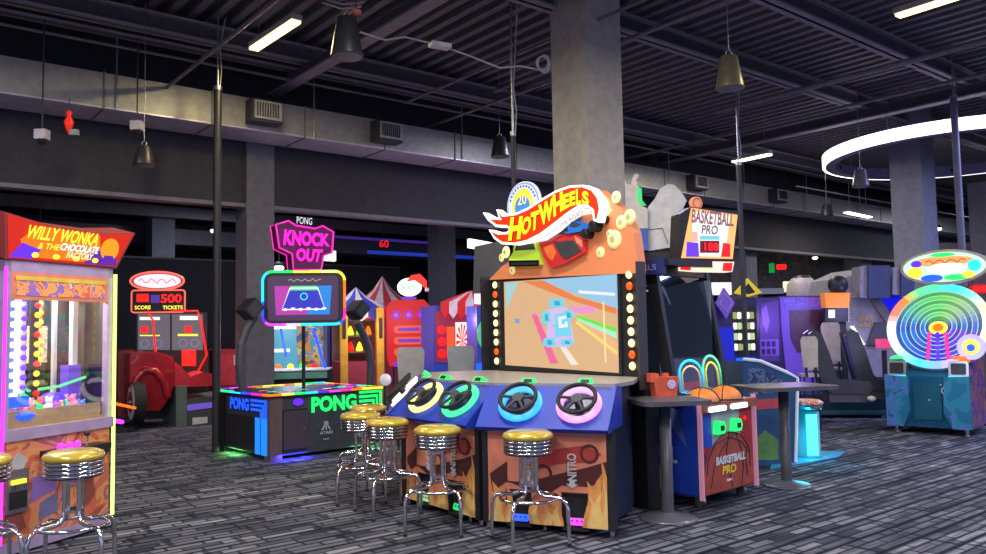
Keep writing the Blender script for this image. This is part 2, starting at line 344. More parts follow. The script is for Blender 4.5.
strip(896, 18, 962, -3, 5.05, 'warm strip light cut by the top edge at right', (1, .80, .40), 4)
strip(733, 163, 771, 155, 5.0, 'thin strip light between the big column and the ring lamp', (1, .93, .72), 5, .16)
strip(846, 213, 870, 218, 4.4, 'short strip light beyond the duct below the ring lamp', (1, .95, .8), 5, .16)
for (px, py, Y, lb) in ((214, 231, 20, 'bright warm spot lamp beside the tall left pole'), (288, 207, 16.5, 'small spot lamp on the fascia edge above the pink sign'), (455, 224, 22, 'small spot lamp left of the flaming logo sign'), (279, 268, 14.5, 'white glowing lamp behind the pink sign'), (938, 229, 22, 'small glaring lamp right of the right column'), (40, 229, 18, 'small lamp above the candy machine sign'), (815, 258, 27, 'dim round lamp far behind the purple cabinets')):
    p = at(px, py, Y); t = Th('spot_lamp', lb, 'ceiling light', p)
    m = MB(); m.ball((0, 0, 0), .09, glow('spot_white', (1, .93, .8), 5), 12, .6); m.build('bulb', t.o)
    m = MB(); m.lathe([(.02, .12), (.06, .1), (.11, .03), (.105, .03), (.05, .09)], (0, 0, 0), DARK, 16); m.cyl((0, 0, .1), (0, 0, .5), .012, DARK, n=6); m.build('lamp_shade', t.o)
for (a, b, v, lb) in (((308, 254), (336, 256), 17.2, 'long white glowing light panel right of the pink sign'), ((470, 243), (493, 247), 17, 'white light streak behind the left tip of the flaming logo')):
    p = atv(*a, v); q = atv(*b, v); m = MB(); m.slab([p+V((0, 0, -.12)), q+V((0, 0, -.12)), q+V((0, 0, .12)), p+V((0, 0, .12))], W, 0, .12, gW); tag(m.build('linear_lamp'), lb, 'ceiling light')
p = atv(385, 240, 24.5); m = MB(); m.cyl(p-U*2.4, p+U*2.4, .05, glow('far_violet', (.2, .12, .6), .3)); tag(m.build('neon_tube'), 'purple blue neon line far behind above the curtain wall', 'neon light')
p = atv(425, 255, 22.5); m = MB(); m.cyl(p-U*2.2, p+U*2.2, .06, glow('far_blue', (.08, .16, .8), .45)); tag(m.build('neon_tube'), 'blue neon line far behind left of the flaming logo', 'neon light')
p = atv(384, 244, 21); m = MB(); m.text('60', Fr(p, U, (0, 0, 1)), -.16, -.1, .16, .12, gRed); m.box(p.x-.01, p.x+.01, p.y, p.y+.02, p.z+.2, p.z+1, DARK); tag(m.build('red_sign'), 'small red glowing sign hanging far above the carnival tents', 'sign')
# ring lamp
rc = V((9.47, 16.0, 4.86)); t = Th('ring_lamp', 'huge round white ring lamp hanging in front of the right column', 'ceiling light', rc)
m = MB(); fr = topf(0)
m.ring(fr, 0, 0, 2.56, 2.50, .0, .22, glow('ring_white', (.97, .9, 1), 3), 72); m.build('diffuser', t.o, 'white glowing outer band')
m = MB(); m.ring(fr, 0, 0, 2.50, 2.30, 0, .22, mt('ring_violet_metal', (.35, .3, .5), .4), 72); m.build('ring_body', t.o)
m = MB()
for k in range(14):
    a = 2*pi*k/14+2; m.cyl((2.29*cos(a), 2.29*sin(a), .11), (2.27*cos(a), 2.27*sin(a), .11), .035, DARK, n=10)
m.build('speaker_holes', t.o)
for k in range(4):
    a = 2*pi*k/4+.55; m = MB(); m.cyl((2.4*cos(a), 2.4*sin(a), .22), (2.4*cos(a), 2.4*sin(a), CT-4.86), .012, STEEL, n=6); m.build('cable', t.o)

# power poles
def pole(px, py, Y, z1, r, lb, mat=None):
    p = at(px, py, Y); t = Th('power_pole', lb, 'pole', (p.x, p.y, 0))
    m = MB(); m.cyl((0, 0, 0), (0, 0, z1), r, mat or DARK, n=14); m.build('pole', t.o)
    m = MB(); m.cyl((0, 0, z1), (0, 0, z1+.05), r*1.15, STEEL, n=14); m.cyl((0, 0, z1+.05), (0, 0, CT), .014, STEEL, n=8); m.tube([(0.03, 0, z1), (.05, 0, z1+.3), (.02, 0.02, z1+.6), (.1, 0, CT-.2)], .008, GREYP, 5); m.build('wiring', t.o)
pole(216, 452, 10.55, 4.8, .052, 'tall black power pole standing left of the neon table', BLACK)
pole(513, 140, 9.7, 3.9, .03, 'thin black power pole left of the big column')
pole(741, 230, 12.5, 4.05, .04, 'dark power pole right of the lit basketball sign')
pole(958, 180, 13.0, 5.2, .055, 'tall grey blue power pole in front of the ring lamp', mt('pole_blue', (.16, .16, .24), .5))
# small gadgets hanging from the fascia
for (px, py, lb) in ((42, 137, 'small white hanging camera at far left under the duct'), (137, 128, 'white dome camera hanging above the small pendant speaker')):
    p = atv(px, py, 11.1); t = Th('ceiling_camera', lb, 'camera', p)
    m = MB(); m.box(-.07, .07, -.06, .06, -.03, .09, mt('camera_white', (.6, .55, .62), .4)); m.build('case', t.o)
    m = MB(); m.lathe([(.001, -.1), (.04, -.085), (.055, -.03)], (0, 0, 0), RUB, 14); m.build('dome', t.o)
    m = MB(); m.cyl((0, 0, .09), (0, 0, 5.5-p.z), .01, DARK, n=6); m.build('stem', t.o)
p = atv(69, 122, 11.2); t = Th('hanging_decoration', 'small bright red figure hanging under the duct at left', 'decoration', p)
m = MB(); m.lathe([(.001, .16), (.04, .12), (.02, .08), (.06, 0), (.03, -.1), (.001, -.16)], (0, 0, 0), glow('red_lit', (1, .08, .03), .7), 12); m.build('body', t.o)
m = MB(); m.box(.02, .12, -.03, .03, -.17, -.1, GREYP); m.cyl((0, 0, .16), (0, 0, 4.58-p.z), .006, DARK, n=5); m.build('hanger', t.o)

# pendant speakers
def pend(px, py_top, py_bot, Y, rb, lb, c=(.03, .03, .035)):
    a = at(px, py_bot, Y); h = at(px, py_top, Y).z-a.z; t = Th('pendant_speaker', lb, 'speaker', a)
    mm = mt('speaker_%.2f' % c[0], c, .35, .2)
    m = MB(); m.lathe([(.001, h), (rb*.55, h), (rb*.62, h*.96), (rb, .02), (rb, 0), (rb*.93, 0)], (0, 0, 0), mm, 28); m.build('shell', t.o)
    m = MB(); m.lathe([(.001, .012), (rb*.94, .0), (rb*.94, .02)], (0, 0, 0), mt('speaker_grille', (.25, .25, .3), .6), 28); m.build('grille', t.o)
    m = MB(); m.tube([(.03*cos(q), 0, h+.03+.03*sin(q)) for q in [2*pi*i/12 for i in range(12)]], .008, STEEL, 6, True); m.cyl((0, 0, h+.06), (0, 0, CT-.1-a.z), .006, STEEL, n=5); m.build('hanging_wire', t.o)
pend(347, 18, 57, 8, .165, 'large black pendant speaker near the top left of the hall')
p = at(356, 12, 8); m = MB(); m.ball((p.x, p.y, p.z), .06, mt('dusty_red', (.5, .12, .12), .5), 14, .6); m.cyl((p.x, p.y, p.z), (p.x, p.y, CT), .008, DARK, n=5); tag(m.build('red_sensor'), 'round red sensor just above the large black pendant speaker', 'sensor')
m = MB(); a = at(322, 2, 8.5); b = at(362, 6, 8.5)
for k in range(5): m.tube([a+V((.02*k, .03*k, .05*k)), a*.5+b*.5+V((0, .02*k, -.05+.06*k)), b+V((.03*k, 0, .05*k))], .014, STEEL, 6)
tag(m.build('cable_bundle'), 'bundle of silver cables at the top edge above the large pendant speaker', 'cable')
pend(730, 56, 89, 8.5, .15, 'grey gold pendant speaker right of the big column', (.16, .145, .09))
pend(500, 137, 157, 13, .15, 'black pendant speaker just left of the big column', (.031, .03, .035))
pend(144, 146, 166, 10.2, .135, 'small dark pendant speaker at left under the duct', (.04, .035, .04))
pend(861, 170, 187, 14, .15, 'grey pendant speaker just below the ring lamp', (.12, .12, .15))
pend(827, 204, 216, 18, .14, 'tiny dark pendant speaker in front of the duct left of the right column', (.05, .05, .08))

# ================================================================== CANDY CRANE MACHINE (left)
SWIRL = art('swirl_orange_print', [(.35, .08, .06), (.62, .14, .08), (.72, .30, .10), (.75, .22, .12), (.30, .12, .10), (.66, .20, .18)], 3.2, 0, .45, 2.2)
RY = R(70.3); ex = V((cos(RY), sin(RY), 0)); p0 = V((-3.11, 6.53, 0))-ex*.97
t = Th('prize_crane_machine', 'tall lilac framed candy crane game with yellow neon edge, lit inside, far left', 'arcade machine', p0, RY)
f0 = front(0)
m = MB()
m.box(0, .97, .02, 1.0, .02, .80, LILAC); m.box(0, .05, 0, .05, .8, 2.08, LILAC); m.box(.92, .97, 0, .05, .8, 2.08, LILAC)
m.box(0, .05, .95, 1, .8, 2.08, LILAC); m.box(.92, .97, .95, 1, .8, 2.08, LILAC); m.box(0, .97, 0, 1, 2.0, 2.08, LILAC)
m.box(-.0, .97, -.03, .06, .80, .88, LILAC); m.box(0, .97, -.015, .03, .02, .10, LILAC); m.box(.05, .92, .97, .99, .8, 2.0, art('crane_back_glow', [(.10, .12, .13), (.30, .34, .22), (.55, .55, .50), (.12, .25, .35), (.45, .30, .10), (.7, .72, .7)], 5, .35, .4, .8, (1.5, 1, .35)))  # back panel print glows to put reflections and brightness into the case
m.build('cabinet', t.o)
m = MB(); m.box(.03, .94, -.012, .02, .10, .80, SWIRL)
for (pts, mm) in (([(.05, .62), (.12, .72), (.2, .66), (.16, .58)], GREYP), ([(.22, .34), (.44, .40), (.46, .55), (.25, .52)], mt('purple_card', (.28, .16, .5), .5)), ([(.30, .2), (.46, .24), (.46, .38), (.31, .33)], mt('slate_card', (.16, .15, .3), .5)),
                  ([(.02, .14), (.2, .18), (.16, .3), (.03, .3)], mt('brown_card', (.28, .08, .05), .5)), ([(.66, .22), (.8, .28), (.78, .5), (.62, .46)], mt('brown_card', (.28, .08, .05), .5)), ([(.7, .5), (.92, .52), (.9, .72), (.74, .7)], mt('orange_card', (.85, .32, .05), .5)), ([(.12, .36), (.2, .40), (.19, .5), (.1, .48)], mt('brown_card', (.28, .08, .05), .5))):
    m.prism(pts, f0, .012, .016, mm)
m.build('front_art_panel', t.o, 'orange and red printed front panel')
m = MB(); m.box(.03, .20, -.03, -.012, .30, .60, STEEL); m.box(.05, .18, -.04, -.03, .33, .45, BLACK); m.box(.06, .17, -.045, -.03, .5, .53, gYel)
for k in range(5): m.box(.055+.027*k, .065+.027*k, -.042, -.03, .46, .5, CHROME)
m.build('coin_door', t.o)
m = MB(); m.prism([(.30, .66), (.42, .56), (.72, .56), (.82, .66), (.82, .70), (.30, .70)], f0, .01, .16, BLACK); m.build('control_shelf', t.o)
for k, x in enumerate((.42, .50, .57)):
    m = MB(); m.cyl((x, -.08, .70), (x, -.08, .725), .026, gMag, n=16); m.dome((x, -.08, .725), .022, gMag); m.build('button', t.o)
m = MB(); m.cyl((.66, -.08, .7), (.66, -.08, .77), .008, CHROME); m.ball((.66, -.08, .785), .022, BLACK); m.build('joystick', t.o)
m = MB(); m.box(.965, .985, -.03, -.01, .10, 2.03, gLime); m.build('edge_neon', t.o, 'yellow neon edge tube')
m = MB(); m.box(-.015, 0, -.03, -.01, .10, 2.03, gMag); m.build('edge_neon', t.o, 'pink neon edge tube')
m = MB(); m.box(.05, .92, .012, .018, .88, 1.80, GLASS); m.build('front_glass', t.o)
m = MB(); m.box(.958, .964, .05, .95, .88, 2.0, GLASS); m.build('side_glass', t.o)
m = MB(); m.box(.05, .92, .0, .03, 1.80, 2.0, ORANGE); m.box(.09, .88, -.006, 0, 1.83, 1.97, art('header_print', [(.7, .12, .08), (.85, .35, .1), (.3, .15, .5), (.9, .6, .2)], 9, .25))
m.prism([(.08, 1.94), (.89, 1.94), (.89, 1.97), (.08, 1.97)], f0, .008, .012, YEL); m.build('header_panel', t.o)
# marquee flares out above
fm = Fr((.485, -.02, 2.08), (1, 0, 0), (0, -.25, 1))
m = MB(); mq = [(-.50, 0), (.50, 0), (.62, .31), (.3, .27), (-.15, .27), (-.58, .33)]
m.prism(mq, fm, -.25, 0, mt('marquee_case', (.35, .05, .05), .5)); m.prism([(x*.96, .012+y*.93) for x, y in mq], fm, 0, .004, glow('marquee_red', (.75, .06, .03), .9))
m.prism([(-.36, .03), (.22, .03), (.30, .12), (.26, .25), (-.3, .26), (-.42, .15)], fm, .004, .008, glow('marquee_orange', (1, .33, .04), 1.0))
m.prism([(-.48, .02), (-.30, .02), (-.24, .09), (-.4, .13)], fm, .008, .011, gPur); m.prism([(.16, .02), (.48, .02), (.46, .12), (.34, .16), (.2, .1)], fm, .008, .011, glow('violet_print', (.22, .06, .5), .8))
for k in range(7): m.prism(circ(-.28+.09*k, .05+.012*(k % 2), .03, .02, 12), fm, .008, .013, [gYel, gOr][k % 2])
m.prism(circ(.38, .15, .09, .09), fm, .012, .016, glow('sun_patch', (1, .5, .05), 1.0)); m.prism([(.3, .02), (.46, .02), (.42, .1), (.34, .1)], fm, .016, .019, glow('violet_print', (.22, .06, .5), .8))
m.build('marquee', t.o, 'red and orange lit marquee')
m = MB()
m.text('WILLY WONKA', fm, -.40, .165, .24, .265, gYel, .018, .02, .02); m.text('& THE', fm, -.28, .10, -.10, .145, gYel, .018, .01, .01)
m.text('CHOCOLATE', fm, -.09, .105, .26, .16, gW, .018, .01, .015); m.text('FACTORY', fm, -.02, .05, .22, .10, glow('cream_letters', (1, .9, .6), 1.6), .018, .01, .015)
m.build('lettering', t.o)
# inside
m = MB(); m.box(.05, .92, .03, .97, .86, .90, mt('tray_gold', (.55, .38, .12), .4)); m.box(.07, .9, .04, .07, .90, 1.0, mt('tray_front', (.50, .36, .22), .3)); m.build('prize_tray', t.o)
m = MB(); m.box(.10, .88, .15, .85, 1.965, 1.99, gW1); m.cyl((.3, .12, 1.95), (.7, .12, 1.95), .02, gW); m.build('ceiling_lamp', t.o)
lp = bpy.data.lights.new('crane_light', 'AREA'); lp.shape = 'RECTANGLE'; lp.size = .7; lp.size_y = .6; lp.energy = 24; lp.color = (1, .95, .9)
lo = bpy.data.objects.new('crane_light', lp); COL.objects.link(lo); lo.parent = t.o; lo.location = (.48, .5, 1.95)
for k, (x, y, a, b, z0) in enumerate([(.13, .2, (1, .8, .25), (1, .15, .02), 1.15), (.24, .24, (.85, .95, 1), (.08, .2, .8), 1.05), (.33, .3, (1, .95, .85), (.9, .85, .75), 1.0), (.42, .34, (.25, .12, .8), (.6, .5, 1), 1.1), (.50, .3, (1, .75, .1), (.9, .1, .04), 1.05), (.70, .5, (1, .75, .15), (.8, .2, .1), 1.3)]):
    m = MB(); c = mt('tube_core%d' % k, b, .3, 0, .8, b) if k != 4 else BLACK; m.cyl((x, y, z0), (x, y, 1.96), .032, c, n=14)
    g1 = glow('dot%d' % k, a, 1.5)
    for j in range(12):
        z = z0+.05+j*.075
        if z < 1.92: m.ball((x, y-.03, z), .024, g1 if (k != 4 or j % 3) else gRed, 10)
    m.build('light_column', t.o)
m = MB(); m.box(.77, .80, .4, .43, .95, 1.9, WHITE); m.build('pillar', t.o)
for (x, y, z0, z1, mm) in ((.30, .6, .9, 1.95, STEEL), (.62, .72, .95, 1.6, mt('olive_box', (.25, .26, .12), .4)), (.2, .85, .9, 1.95, mt('pale_pillar', (.6, .62, .6), .3)), (.86, .3, 1.2, 1.95, WHITE), (.8, .8, .9, 1.5, mt('gold_pillar', (.5, .35, .05), .3, .5)), (.5, .9, .9, 1.9, mt('blue_pillar', (.06, .2, .35), .3))):
    m = MB(); m.box(x, x+.05, y, y+.04, z0, z1, mm); m.build('pillar', t.o)
m = MB(); m.box(.72, .90, .62, .64, 1.32, 1.62, art('inner_poster', [(.7, .65, .4), (.5, .4, .15), (.8, .75, .6), (.45, .3, .2)], 14, .4)); m.box(.50, .64, .75, .77, 1.0, 1.65, art('inner_poster2', [(.35, .4, .3), (.5, .5, .35), (.25, .3, .35)], 10, .2)); m.build('back_poster', t.o)
m = MB(); m.lathe([(.10, 0), (.10, .13), (.06, .17), (.001, .17)], (.68, .3, .92), gPur, 16); m.box(.78, .90, .25, .34, .92, 1.3, mt('violet_box', (.16, .08, .62), .3, 0, .2, (.16, .08, .8))); m.build('violet_tower', t.o)
m = MB(); m.tube([(.4, .3, 1.1), (.5, .25, 1.0), (.6, .22, .96), (.72, .2, 1.02)], .022, gGrn, 8); m.tube([(.36, .35, 1.25), (.46, .3, 1.12), (.7, .25, 1.14), (.9, .2, 1.2)], .012, glow('soft_green', (.3, 1, .5), .9), 8); m.build('candy_slide', t.o)
rn = random.Random(3)
pal = [(.9, .25, .05), (.9, .1, .15), (.95, .6, .1), (.1, .6, .3), (.1, .2, .8), (.85, .85, .8), (.5, .1, .6), (.95, .3, .5)]
proto = None
for k in range(34):
    x = .10+.8*rn.random(); y = .1+.35*rn.random(); c = pal[k % 8]
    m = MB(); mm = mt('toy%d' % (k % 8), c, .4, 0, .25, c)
    m.ball((0, 0, .04), .042, mm, 12); m.ball((0, -.01, .095), .026, mm, 10); m.ball((-.02, 0, .12), .010, mm, 8); m.ball((.02, 0, .12), .010, mm, 8)
    pz = .905+.04*(k % 2)
    q = Matrix.Rotation(RY, 3, 'Z') @ V((x, y, pz)) + p0
    o = m.build('plush_toy'); o.location = q; o.rotation_euler = (0, 0, rn.random()*6)
    tag(o, 'little coloured plush prize among those heaped behind the crane machine glass', 'toy', 'plush prizes in the candy crane machine')
m = MB(); m.lathe([(.09, 0), (.12, .03), (.09, .06), (.001, .07)], (.22, .12, .93), gBlue, 18); m.box(.1, .3, .1, .14, 1.02, 1.1, gBlue); m.build('chute', t.o)

# ================================================================== BAR STOOLS
GOLD = mt('gold_vinyl', (.66, .47, .07), .22, .25, coat=.6)
def stool():
    t = Th('bar_stool', '', 'bar stool')
    m = MB(); m.lathe([(.001, .80), (.08, .799), (.14, .793), (.175, .777), (.186, .76), (.183, .74), (.17, .735), (.001, .735)], (0, 0, 0), GOLD, 36); m.build('seat', t.o, 'gold glossy vinyl seat')
    m = MB(); pr = [(.16, .737)]
    for k in range(4): z = .730-k*.026; pr += [(.176, z), (.181, z-.007), (.176, z-.015), (.166, z-.018), (.166, z-.024)]
    pr += [(.001, .625)]; m.lathe(pr, (0, 0, 0), CHROME, 36)
    for k in range(4): z = .730-k*.026; m.lathe([(.1685, z-.0175), (.1685, z-.0255)], (0, 0, 0), BLACK, 36)
    m.build('seat_band', t.o, 'ribbed chrome band')
    for k in range(4):
        a = pi/2*k+pi/4; d = V((cos(a), sin(a), 0))
        m = MB(); pts = [(.06, .65), (.06, .42), (.065, .375), (.085, .345), (.12, .332), (.20, .330), (.255, .32), (.282, .295), (.295, .25), (.298, .15), (.30, .012)]
        m.tube([d*r_+V((0, 0, z)) for r_, z in pts], .014, CHROME, 10); m.cyl(d*.30, d*.30+V((0, 0, .02)), .016, RUB, n=10); m.build('leg', t.o)
    m = MB(); m.tube([(.21*cos(a), .21*sin(a), .316) for a in [2*pi*i/40 for i in range(40)]], .011, CHROME, 8, True)
    m.build('foot_ring', t.o)
    for z in (.40, .58): m = MB(); m.cyl((0, 0, z), (0, 0, z+.02), .062, CHROME, n=20); m.build('collar', t.o)
    return t.o
first = stool()
ST = [((530, 542), 20, 'gold topped chrome bar stool in front of the blue and pink steering wheels'),
      ((439, 530), -8, 'gold topped chrome bar stool in front of the yellow and green steering wheels'),
      ((388, 513), 30, 'gold topped chrome bar stool nearest the viewer in the cluster by the neon table'),
      ((361, 500), 12, 'gold topped chrome bar stool half hidden behind its neighbour, beside the neon table'),
      ((369, 485), 50, 'gold topped chrome bar stool farthest back against the neon table corner'),
      ((72, 575), 15, 'gold topped chrome bar stool in front of the candy crane machine'),
      ((-24, 584), 40, 'gold topped chrome bar stool cut off by the left edge of the picture')]
for k, ((px, py), a, lb) in enumerate(ST):
    o = first if k == 0 else copy_tree(first)
    q = fl(px, py); o.location = (q.x, q.y, 0); o.rotation_euler = (0, 0, R(a)); o['label'] = lb; o['group'] = 'gold and chrome bar stools'

# ================================================================== RACING MACHINE WITH THE FLAMING LOGO
t = Th('racing_arcade_machine', 'big six player racing game with orange front, glowing steering wheels and flaming red logo sign', 'arcade machine', (.6, 7.665, 0), R(-53))
RM = t
BDASH = mt('dash_blue', (.01, .04, .42), .5); DESK = mt('desk_grey', (.33, .32, .30), .4)
flame = [(0, 0), (.02, .09), (-.03, .17), (.03, .13), (.05, .26), (.09, .14), (.10, .09), (.14, .19), (.15, .08), (.19, .13), (.18, 0)]
FLO = mt('flame_orange', (.9, .38, .10), .5); FLY = mt('flame_yellow', (.95, .62, .2), .5); MAROON = mt('dark_car_print', (.10, .02, .02), .5); REDPR = mt('red_car_print', (.50, .05, .04), .5)
def pod(cx, cy, rot, sx, wheels, pedals):
    # the pod is a part: everything is in the tower's frame
    Mx = Matrix.Rotation(R(rot+53), 3, 'Z'); b = Matrix.Rotation(R(53), 3, 'Z') @ (V((cx, cy, 0))-V((.6, 7.665, 0)))
    def emp(o): o.location = b; o.rotation_euler = (0, 0, R(rot+53)); o.scale = (sx, 1, 1); return o
    m = MB(); prof = [(-.5, 0), (.5, 0), (.5, .12), (.12, .78), (-.12, .78), (-.5, .12)]
    m.prism([(-.46, .03), (-.36, .72), (.36, .72), (.46, .03)][::-1] and [(-.49, .03), (.49, .03), (.16, .62), (-.16, .62)], topf(0), .05, .78, BLACK)
    m.box(-.5, -.455, -.005, .06, .05, .78, BLACK); m.box(.455, .5, -.005, .10, .05, .78, BLACK)
    for x in (-.47, .47): m.cyl((x, .04, 0), (x, .04, .05), .02, CHROME, n=10)
    body = emp(m.build('player_cabinet', t.o))
    # front skin with two pedal openings
    m = MB(); f = front(0)
    xs = [-.455, -.31, -.12, .12, .31, .455]
    for (a, c, z0) in ((xs[0], xs[1], .06), (xs[1], xs[2], .30), (xs[2], xs[3], .06), (xs[3], xs[4], .30), (xs[4], xs[5], .06)): m.box(a, c, 0, .03, z0, .78, ORANGE)
    m.prism([(-.44, .42), (-.30, .52), (-.31, .36), (-.12, .38), (.12, .45), (.31, .50), (.455, .55), (.455, .44), (.33, .36), (.12, .36), (.0, .28), (-.12, .3), (-.3, .37), (-.42, .28)], f, .001, .003, MAROON)
    m.prism([(-.14, .58), (.05, .62), (.30, .66), (.42, .60), (.34, .54), (.1, .52), (-.05, .47)], f, .003, .005, REDPR)
    for (x, z) in ((-.02, .44), (.33, .6)): m.ring(f, x, z, .07, .05, .004, .007, MAROON, 20)
    def tongue(x, w, h, ln, d, mm, z0=.065):
        Lp = []; Rp = []
        for i in range(9):
            q = i/8; c = x+ln*sin(q*pi*1.15)*q; ww = w/2*(1-q)**.7*(1+.25*sin(q*pi)); Lp.append((max(-.454, c-ww), z0+h*q)); Rp.append((min(.454, c+ww), z0+h*q))
        m.prism(Lp+Rp[::-1][1:], f, d, d+.0015, mm)
    for k, (x, w, h, ln) in enumerate(((-.40, .12, .30, .05), (-.35, .08, .22, -.05), (-.30, .06, .30, .04), (-.08, .10, .2, -.04), (-.0, .12, .16, .05), (.08, .10, .22, -.03), (.33, .12, .34, .05), (.40, .12, .40, -.05), (.43, .08, .5, .03))):
        if abs(abs(x)-.215) < .1: z0 = .30
        tongue(x, w, h, ln, .005+.0004*k, FLO); tongue(x+.005, w*.55, h*.7, ln, .0095+.0004*k, FLY)
    for x in (-.12, .20):
        m.text('NITRO', Fr((x, 0, .40), (0, 0, 1), (-1, 0, 0)), 0, -.035, .20, .035, WHITE, .013, 0, .03)
        m.prism([(x-.02, .40), (x-.02, .375), (x-.045, .375), (x, .345), (x+.045, .375), (x+.02, .375), (x+.02, .40)], f, .008, .012, WHITE)
    g = emp(m.build('front_art_panel', t.o, 'orange panel with flames and white lettering'))
    for k, x in enumerate((-.215, .215)):
        m = MB(); gl = pedals[k]
        m.box(x-.095, x+.095, .18, .2, .05, .30, BLACK); m.box(x-.095, x+.095, -.005, .2, .035, .055, BLACK); m.box(x-.10, x-.09, -.004, .2, .05, .31, BLACK); m.box(x+.09, x+.10, -.004, .2, .05, .31, BLACK); m.box(x-.1, x+.1, -.004, .2, .30, .312, BLACK)
        m.build('pedal_box', body)
        m = MB(); pf = Fr((x, .02, .07), (1, 0, 0), (0, .4, .9)); m.prism(rrect(-.06, 0, .07, .19, .02), pf, 0, .012, gl)
        for i in range(3):
            for j in range(4): m.prism(circ(-.03+.035*i, .03+.037*j, .008, n=8), pf, .012, .016, BLACK)
        m.build('pedal', body)
    m = MB(); sp = [(-.10, .76), (-.13, .79), (.17, 1.08), (.34, 1.08), (.34, .78)]
    m.prism(sp, Fr((-.5, 0, 0), (0, 1, 0), (0, 0, 1)), 0, 1.0, BDASH)
    df = Fr((0, -.13, .79), (1, 0, 0), (0, .30, .29)); s_ = []
    for k in range(8):
        for j in range(2):
            if (k+j) % 2: m.prism([(.32+.018*k, .385+.014*j), (.338+.018*k, .385+.014*j), (.338+.018*k, .399+.014*j), (.32+.018*k, .399+.014*j)], df, 0, .002, BLACK)
    emp(m.build('dashboard', t.o, 'glossy blue dashboard'))
    dash = df
    for k, x in enumerate((-.225, .225)):
        gm = wheels[k]
        if gm is None: continue
        x = x+.03; m = MB(); c = (x, .225)
        m.ring(df, c[0], c[1], .168, .12, .002, .022, gm, 40); g = emp(m.build('wheel_glow_ring', t.o))
        m = MB(); m.prism(circ(c[0], c[1], .118), df, .002, .008, mt('wheel_well', (.02, .03, .12), .3)); m.cyl(df.p(*c, 0), df.p(*c, .09), .03, BLACK, n=14); m.build('wheel_mount', g)
        m = MB(); m.tube([df.p(c[0]+.136*cos(a), c[1]+.136*sin(a), .085) for a in [2*pi*i/36 for i in range(36)]], .016, RUB, 8, True)
        m.cyl(df.p(*c, .07), df.p(*c, .095), .042, DARK, n=20)
        for a in (R(5), R(175), R(-60), R(-120)):
            q = df.p(c[0]+.132*cos(a), c[1]+.132*sin(a), .085); m.cyl(df.p(*c, .085), q, .012, DARK, n=8)
        m.build('steering_wheel', g)
        m = MB(); zt = 1.08; m.prism([(x-.06, .0), (x+.06, .0), (x+.05, .05), (x-.05, .05)], Fr((0, .22, zt), (1, 0, 0), (0, .5, .85)), -.03, .03, gGrn); m.prism([(x-.035, .01), (x+.035, .01), (x+.03, .04), (x-.03, .04)], Fr((0, .22, zt), (1, 0, 0), (0, .5, .85)), .03, .034, BLACK)
        emp(m.build('card_reader', t.o, 'green glowing card reader'))
pod(.37, 6.08, -22, 1.03, (glow('ring_blue', (.1, .55, 1), 1.5), glow('ring_pink', (1, .42, .9), 1.6)), (gBlue, gMag))
pod(-.48, 6.75, -52, 1.13, (glow('ring_yell', (1, .95, .45), 1.4), glow('ring_green', (.15, 1, .5), 1.4)), (glow('pedal_pale', (.5, .8, .5), .8), glow('pedal_green', (.05, .8, .3), 1.0)))
pod(-.89, 7.72, -84, 1.0, (gW, glow('ring_whitered', (1, .9, .92), 1.5)), (gRed, gRed))
# desk between pods and tower, tower base
m = MB(); wp = [(.90, 6.06), (.0, 6.43), (-.67, 7.30), (-.74, 8.24), (-.1, 8.55), (1.22, 6.84), (1.10, 6.40)]
Mi = Matrix.Rotation(R(53), 3, 'Z'); wl = [(Mi @ (V((a, b, 0))-V((.6, 7.665, 0)))) for a, b in wp]
m.prism([(q.x, q.y) for q in wl], topf(0), 1.07, 1.10, DESK); m.build('desk_top', t.o)
m = MB(); m.prism([(q.x*.9, q.y*.86+.02) for q in wl], topf(0), .05, 1.07, mt('base_navy', (.02, .025, .06), .5)); m.box(-1.08, 1.10, .0, .15, 0, 1.07, BLACK); m.build('base', t.o)
m = MB(); m.box(-1.07, 1.09, 0, .06, 1.08, 2.06, BLACK); m.box(1.09, 1.11, -.06, .04, 1.0, 2.08, mt('dark_side', (.05, .05, .06), .4)); m.box(-1.09, -1.07, -.10, .11, 1.1, 2.08, BLACK)
m.build('tower', t.o)
sf = front(-.02)
m = MB(); m.box(-.86, .86, -.02, .01, 1.11, 2.03, BLACK)
def sp_(mb, pts, d, mm): return mb.prism([t.loc2(a, b, sf) for a, b in pts], sf, d, d+.0008, mm)
mm_ = lambda n_, c, e=.95: glow('scr_'+n_, c, e)
z_ = lambda a, b: (480+a/3.957, 260+b/3.957)       # zoomed coordinates back to the photograph
sp_(m, [(504, 282), (617, 274), (619, 373), (505.5, 365)], .001, mm_('sand', (.72, .52, .34)))
sp_(m, [(617, 274), (540, 279.5), (575, 294), (618, 309)], .002, mm_('sky', (.42, .62, .78)))
sp_(m, [z_(170, 85), z_(250, 80), z_(380, 145), z_(540, 190), z_(541, 215), z_(380, 165)], .003, mm_('tor', (.8, .34, .16)))
sp_(m, [z_(390, 120), z_(535, 130), z_(536, 142), z_(392, 132)], .004, mm_('white', (.85, .9, .95)))
sp_(m, [z_(103, 92), z_(150, 88), z_(108, 200)], .004, mm_('sky2', (.45, .66, .72)))
sp_(m, [z_(370, 190), z_(545, 330), z_(547, 400), z_(365, 215)], .004, mm_('peach', (.85, .55, .35)))
sp_(m, [z_(380, 215), z_(541, 270), z_(542, 285), z_(385, 228)], .005, mm_('green', (.25, .8, .15)))
sp_(m, [z_(385, 228), z_(542, 288), z_(543, 312), z_(388, 240)], .005, mm_('mint', (.5, .85, .65)))
sp_(m, [z_(385, 240), z_(545, 360), z_(546, 378), z_(380, 250)], .005, mm_('yel', (.9, .75, .3)))
sp_(m, [z_(205, 215), z_(225, 212), z_(312, 410), z_(280, 410)], .005, mm_('pink', (.85, .25, .45)))
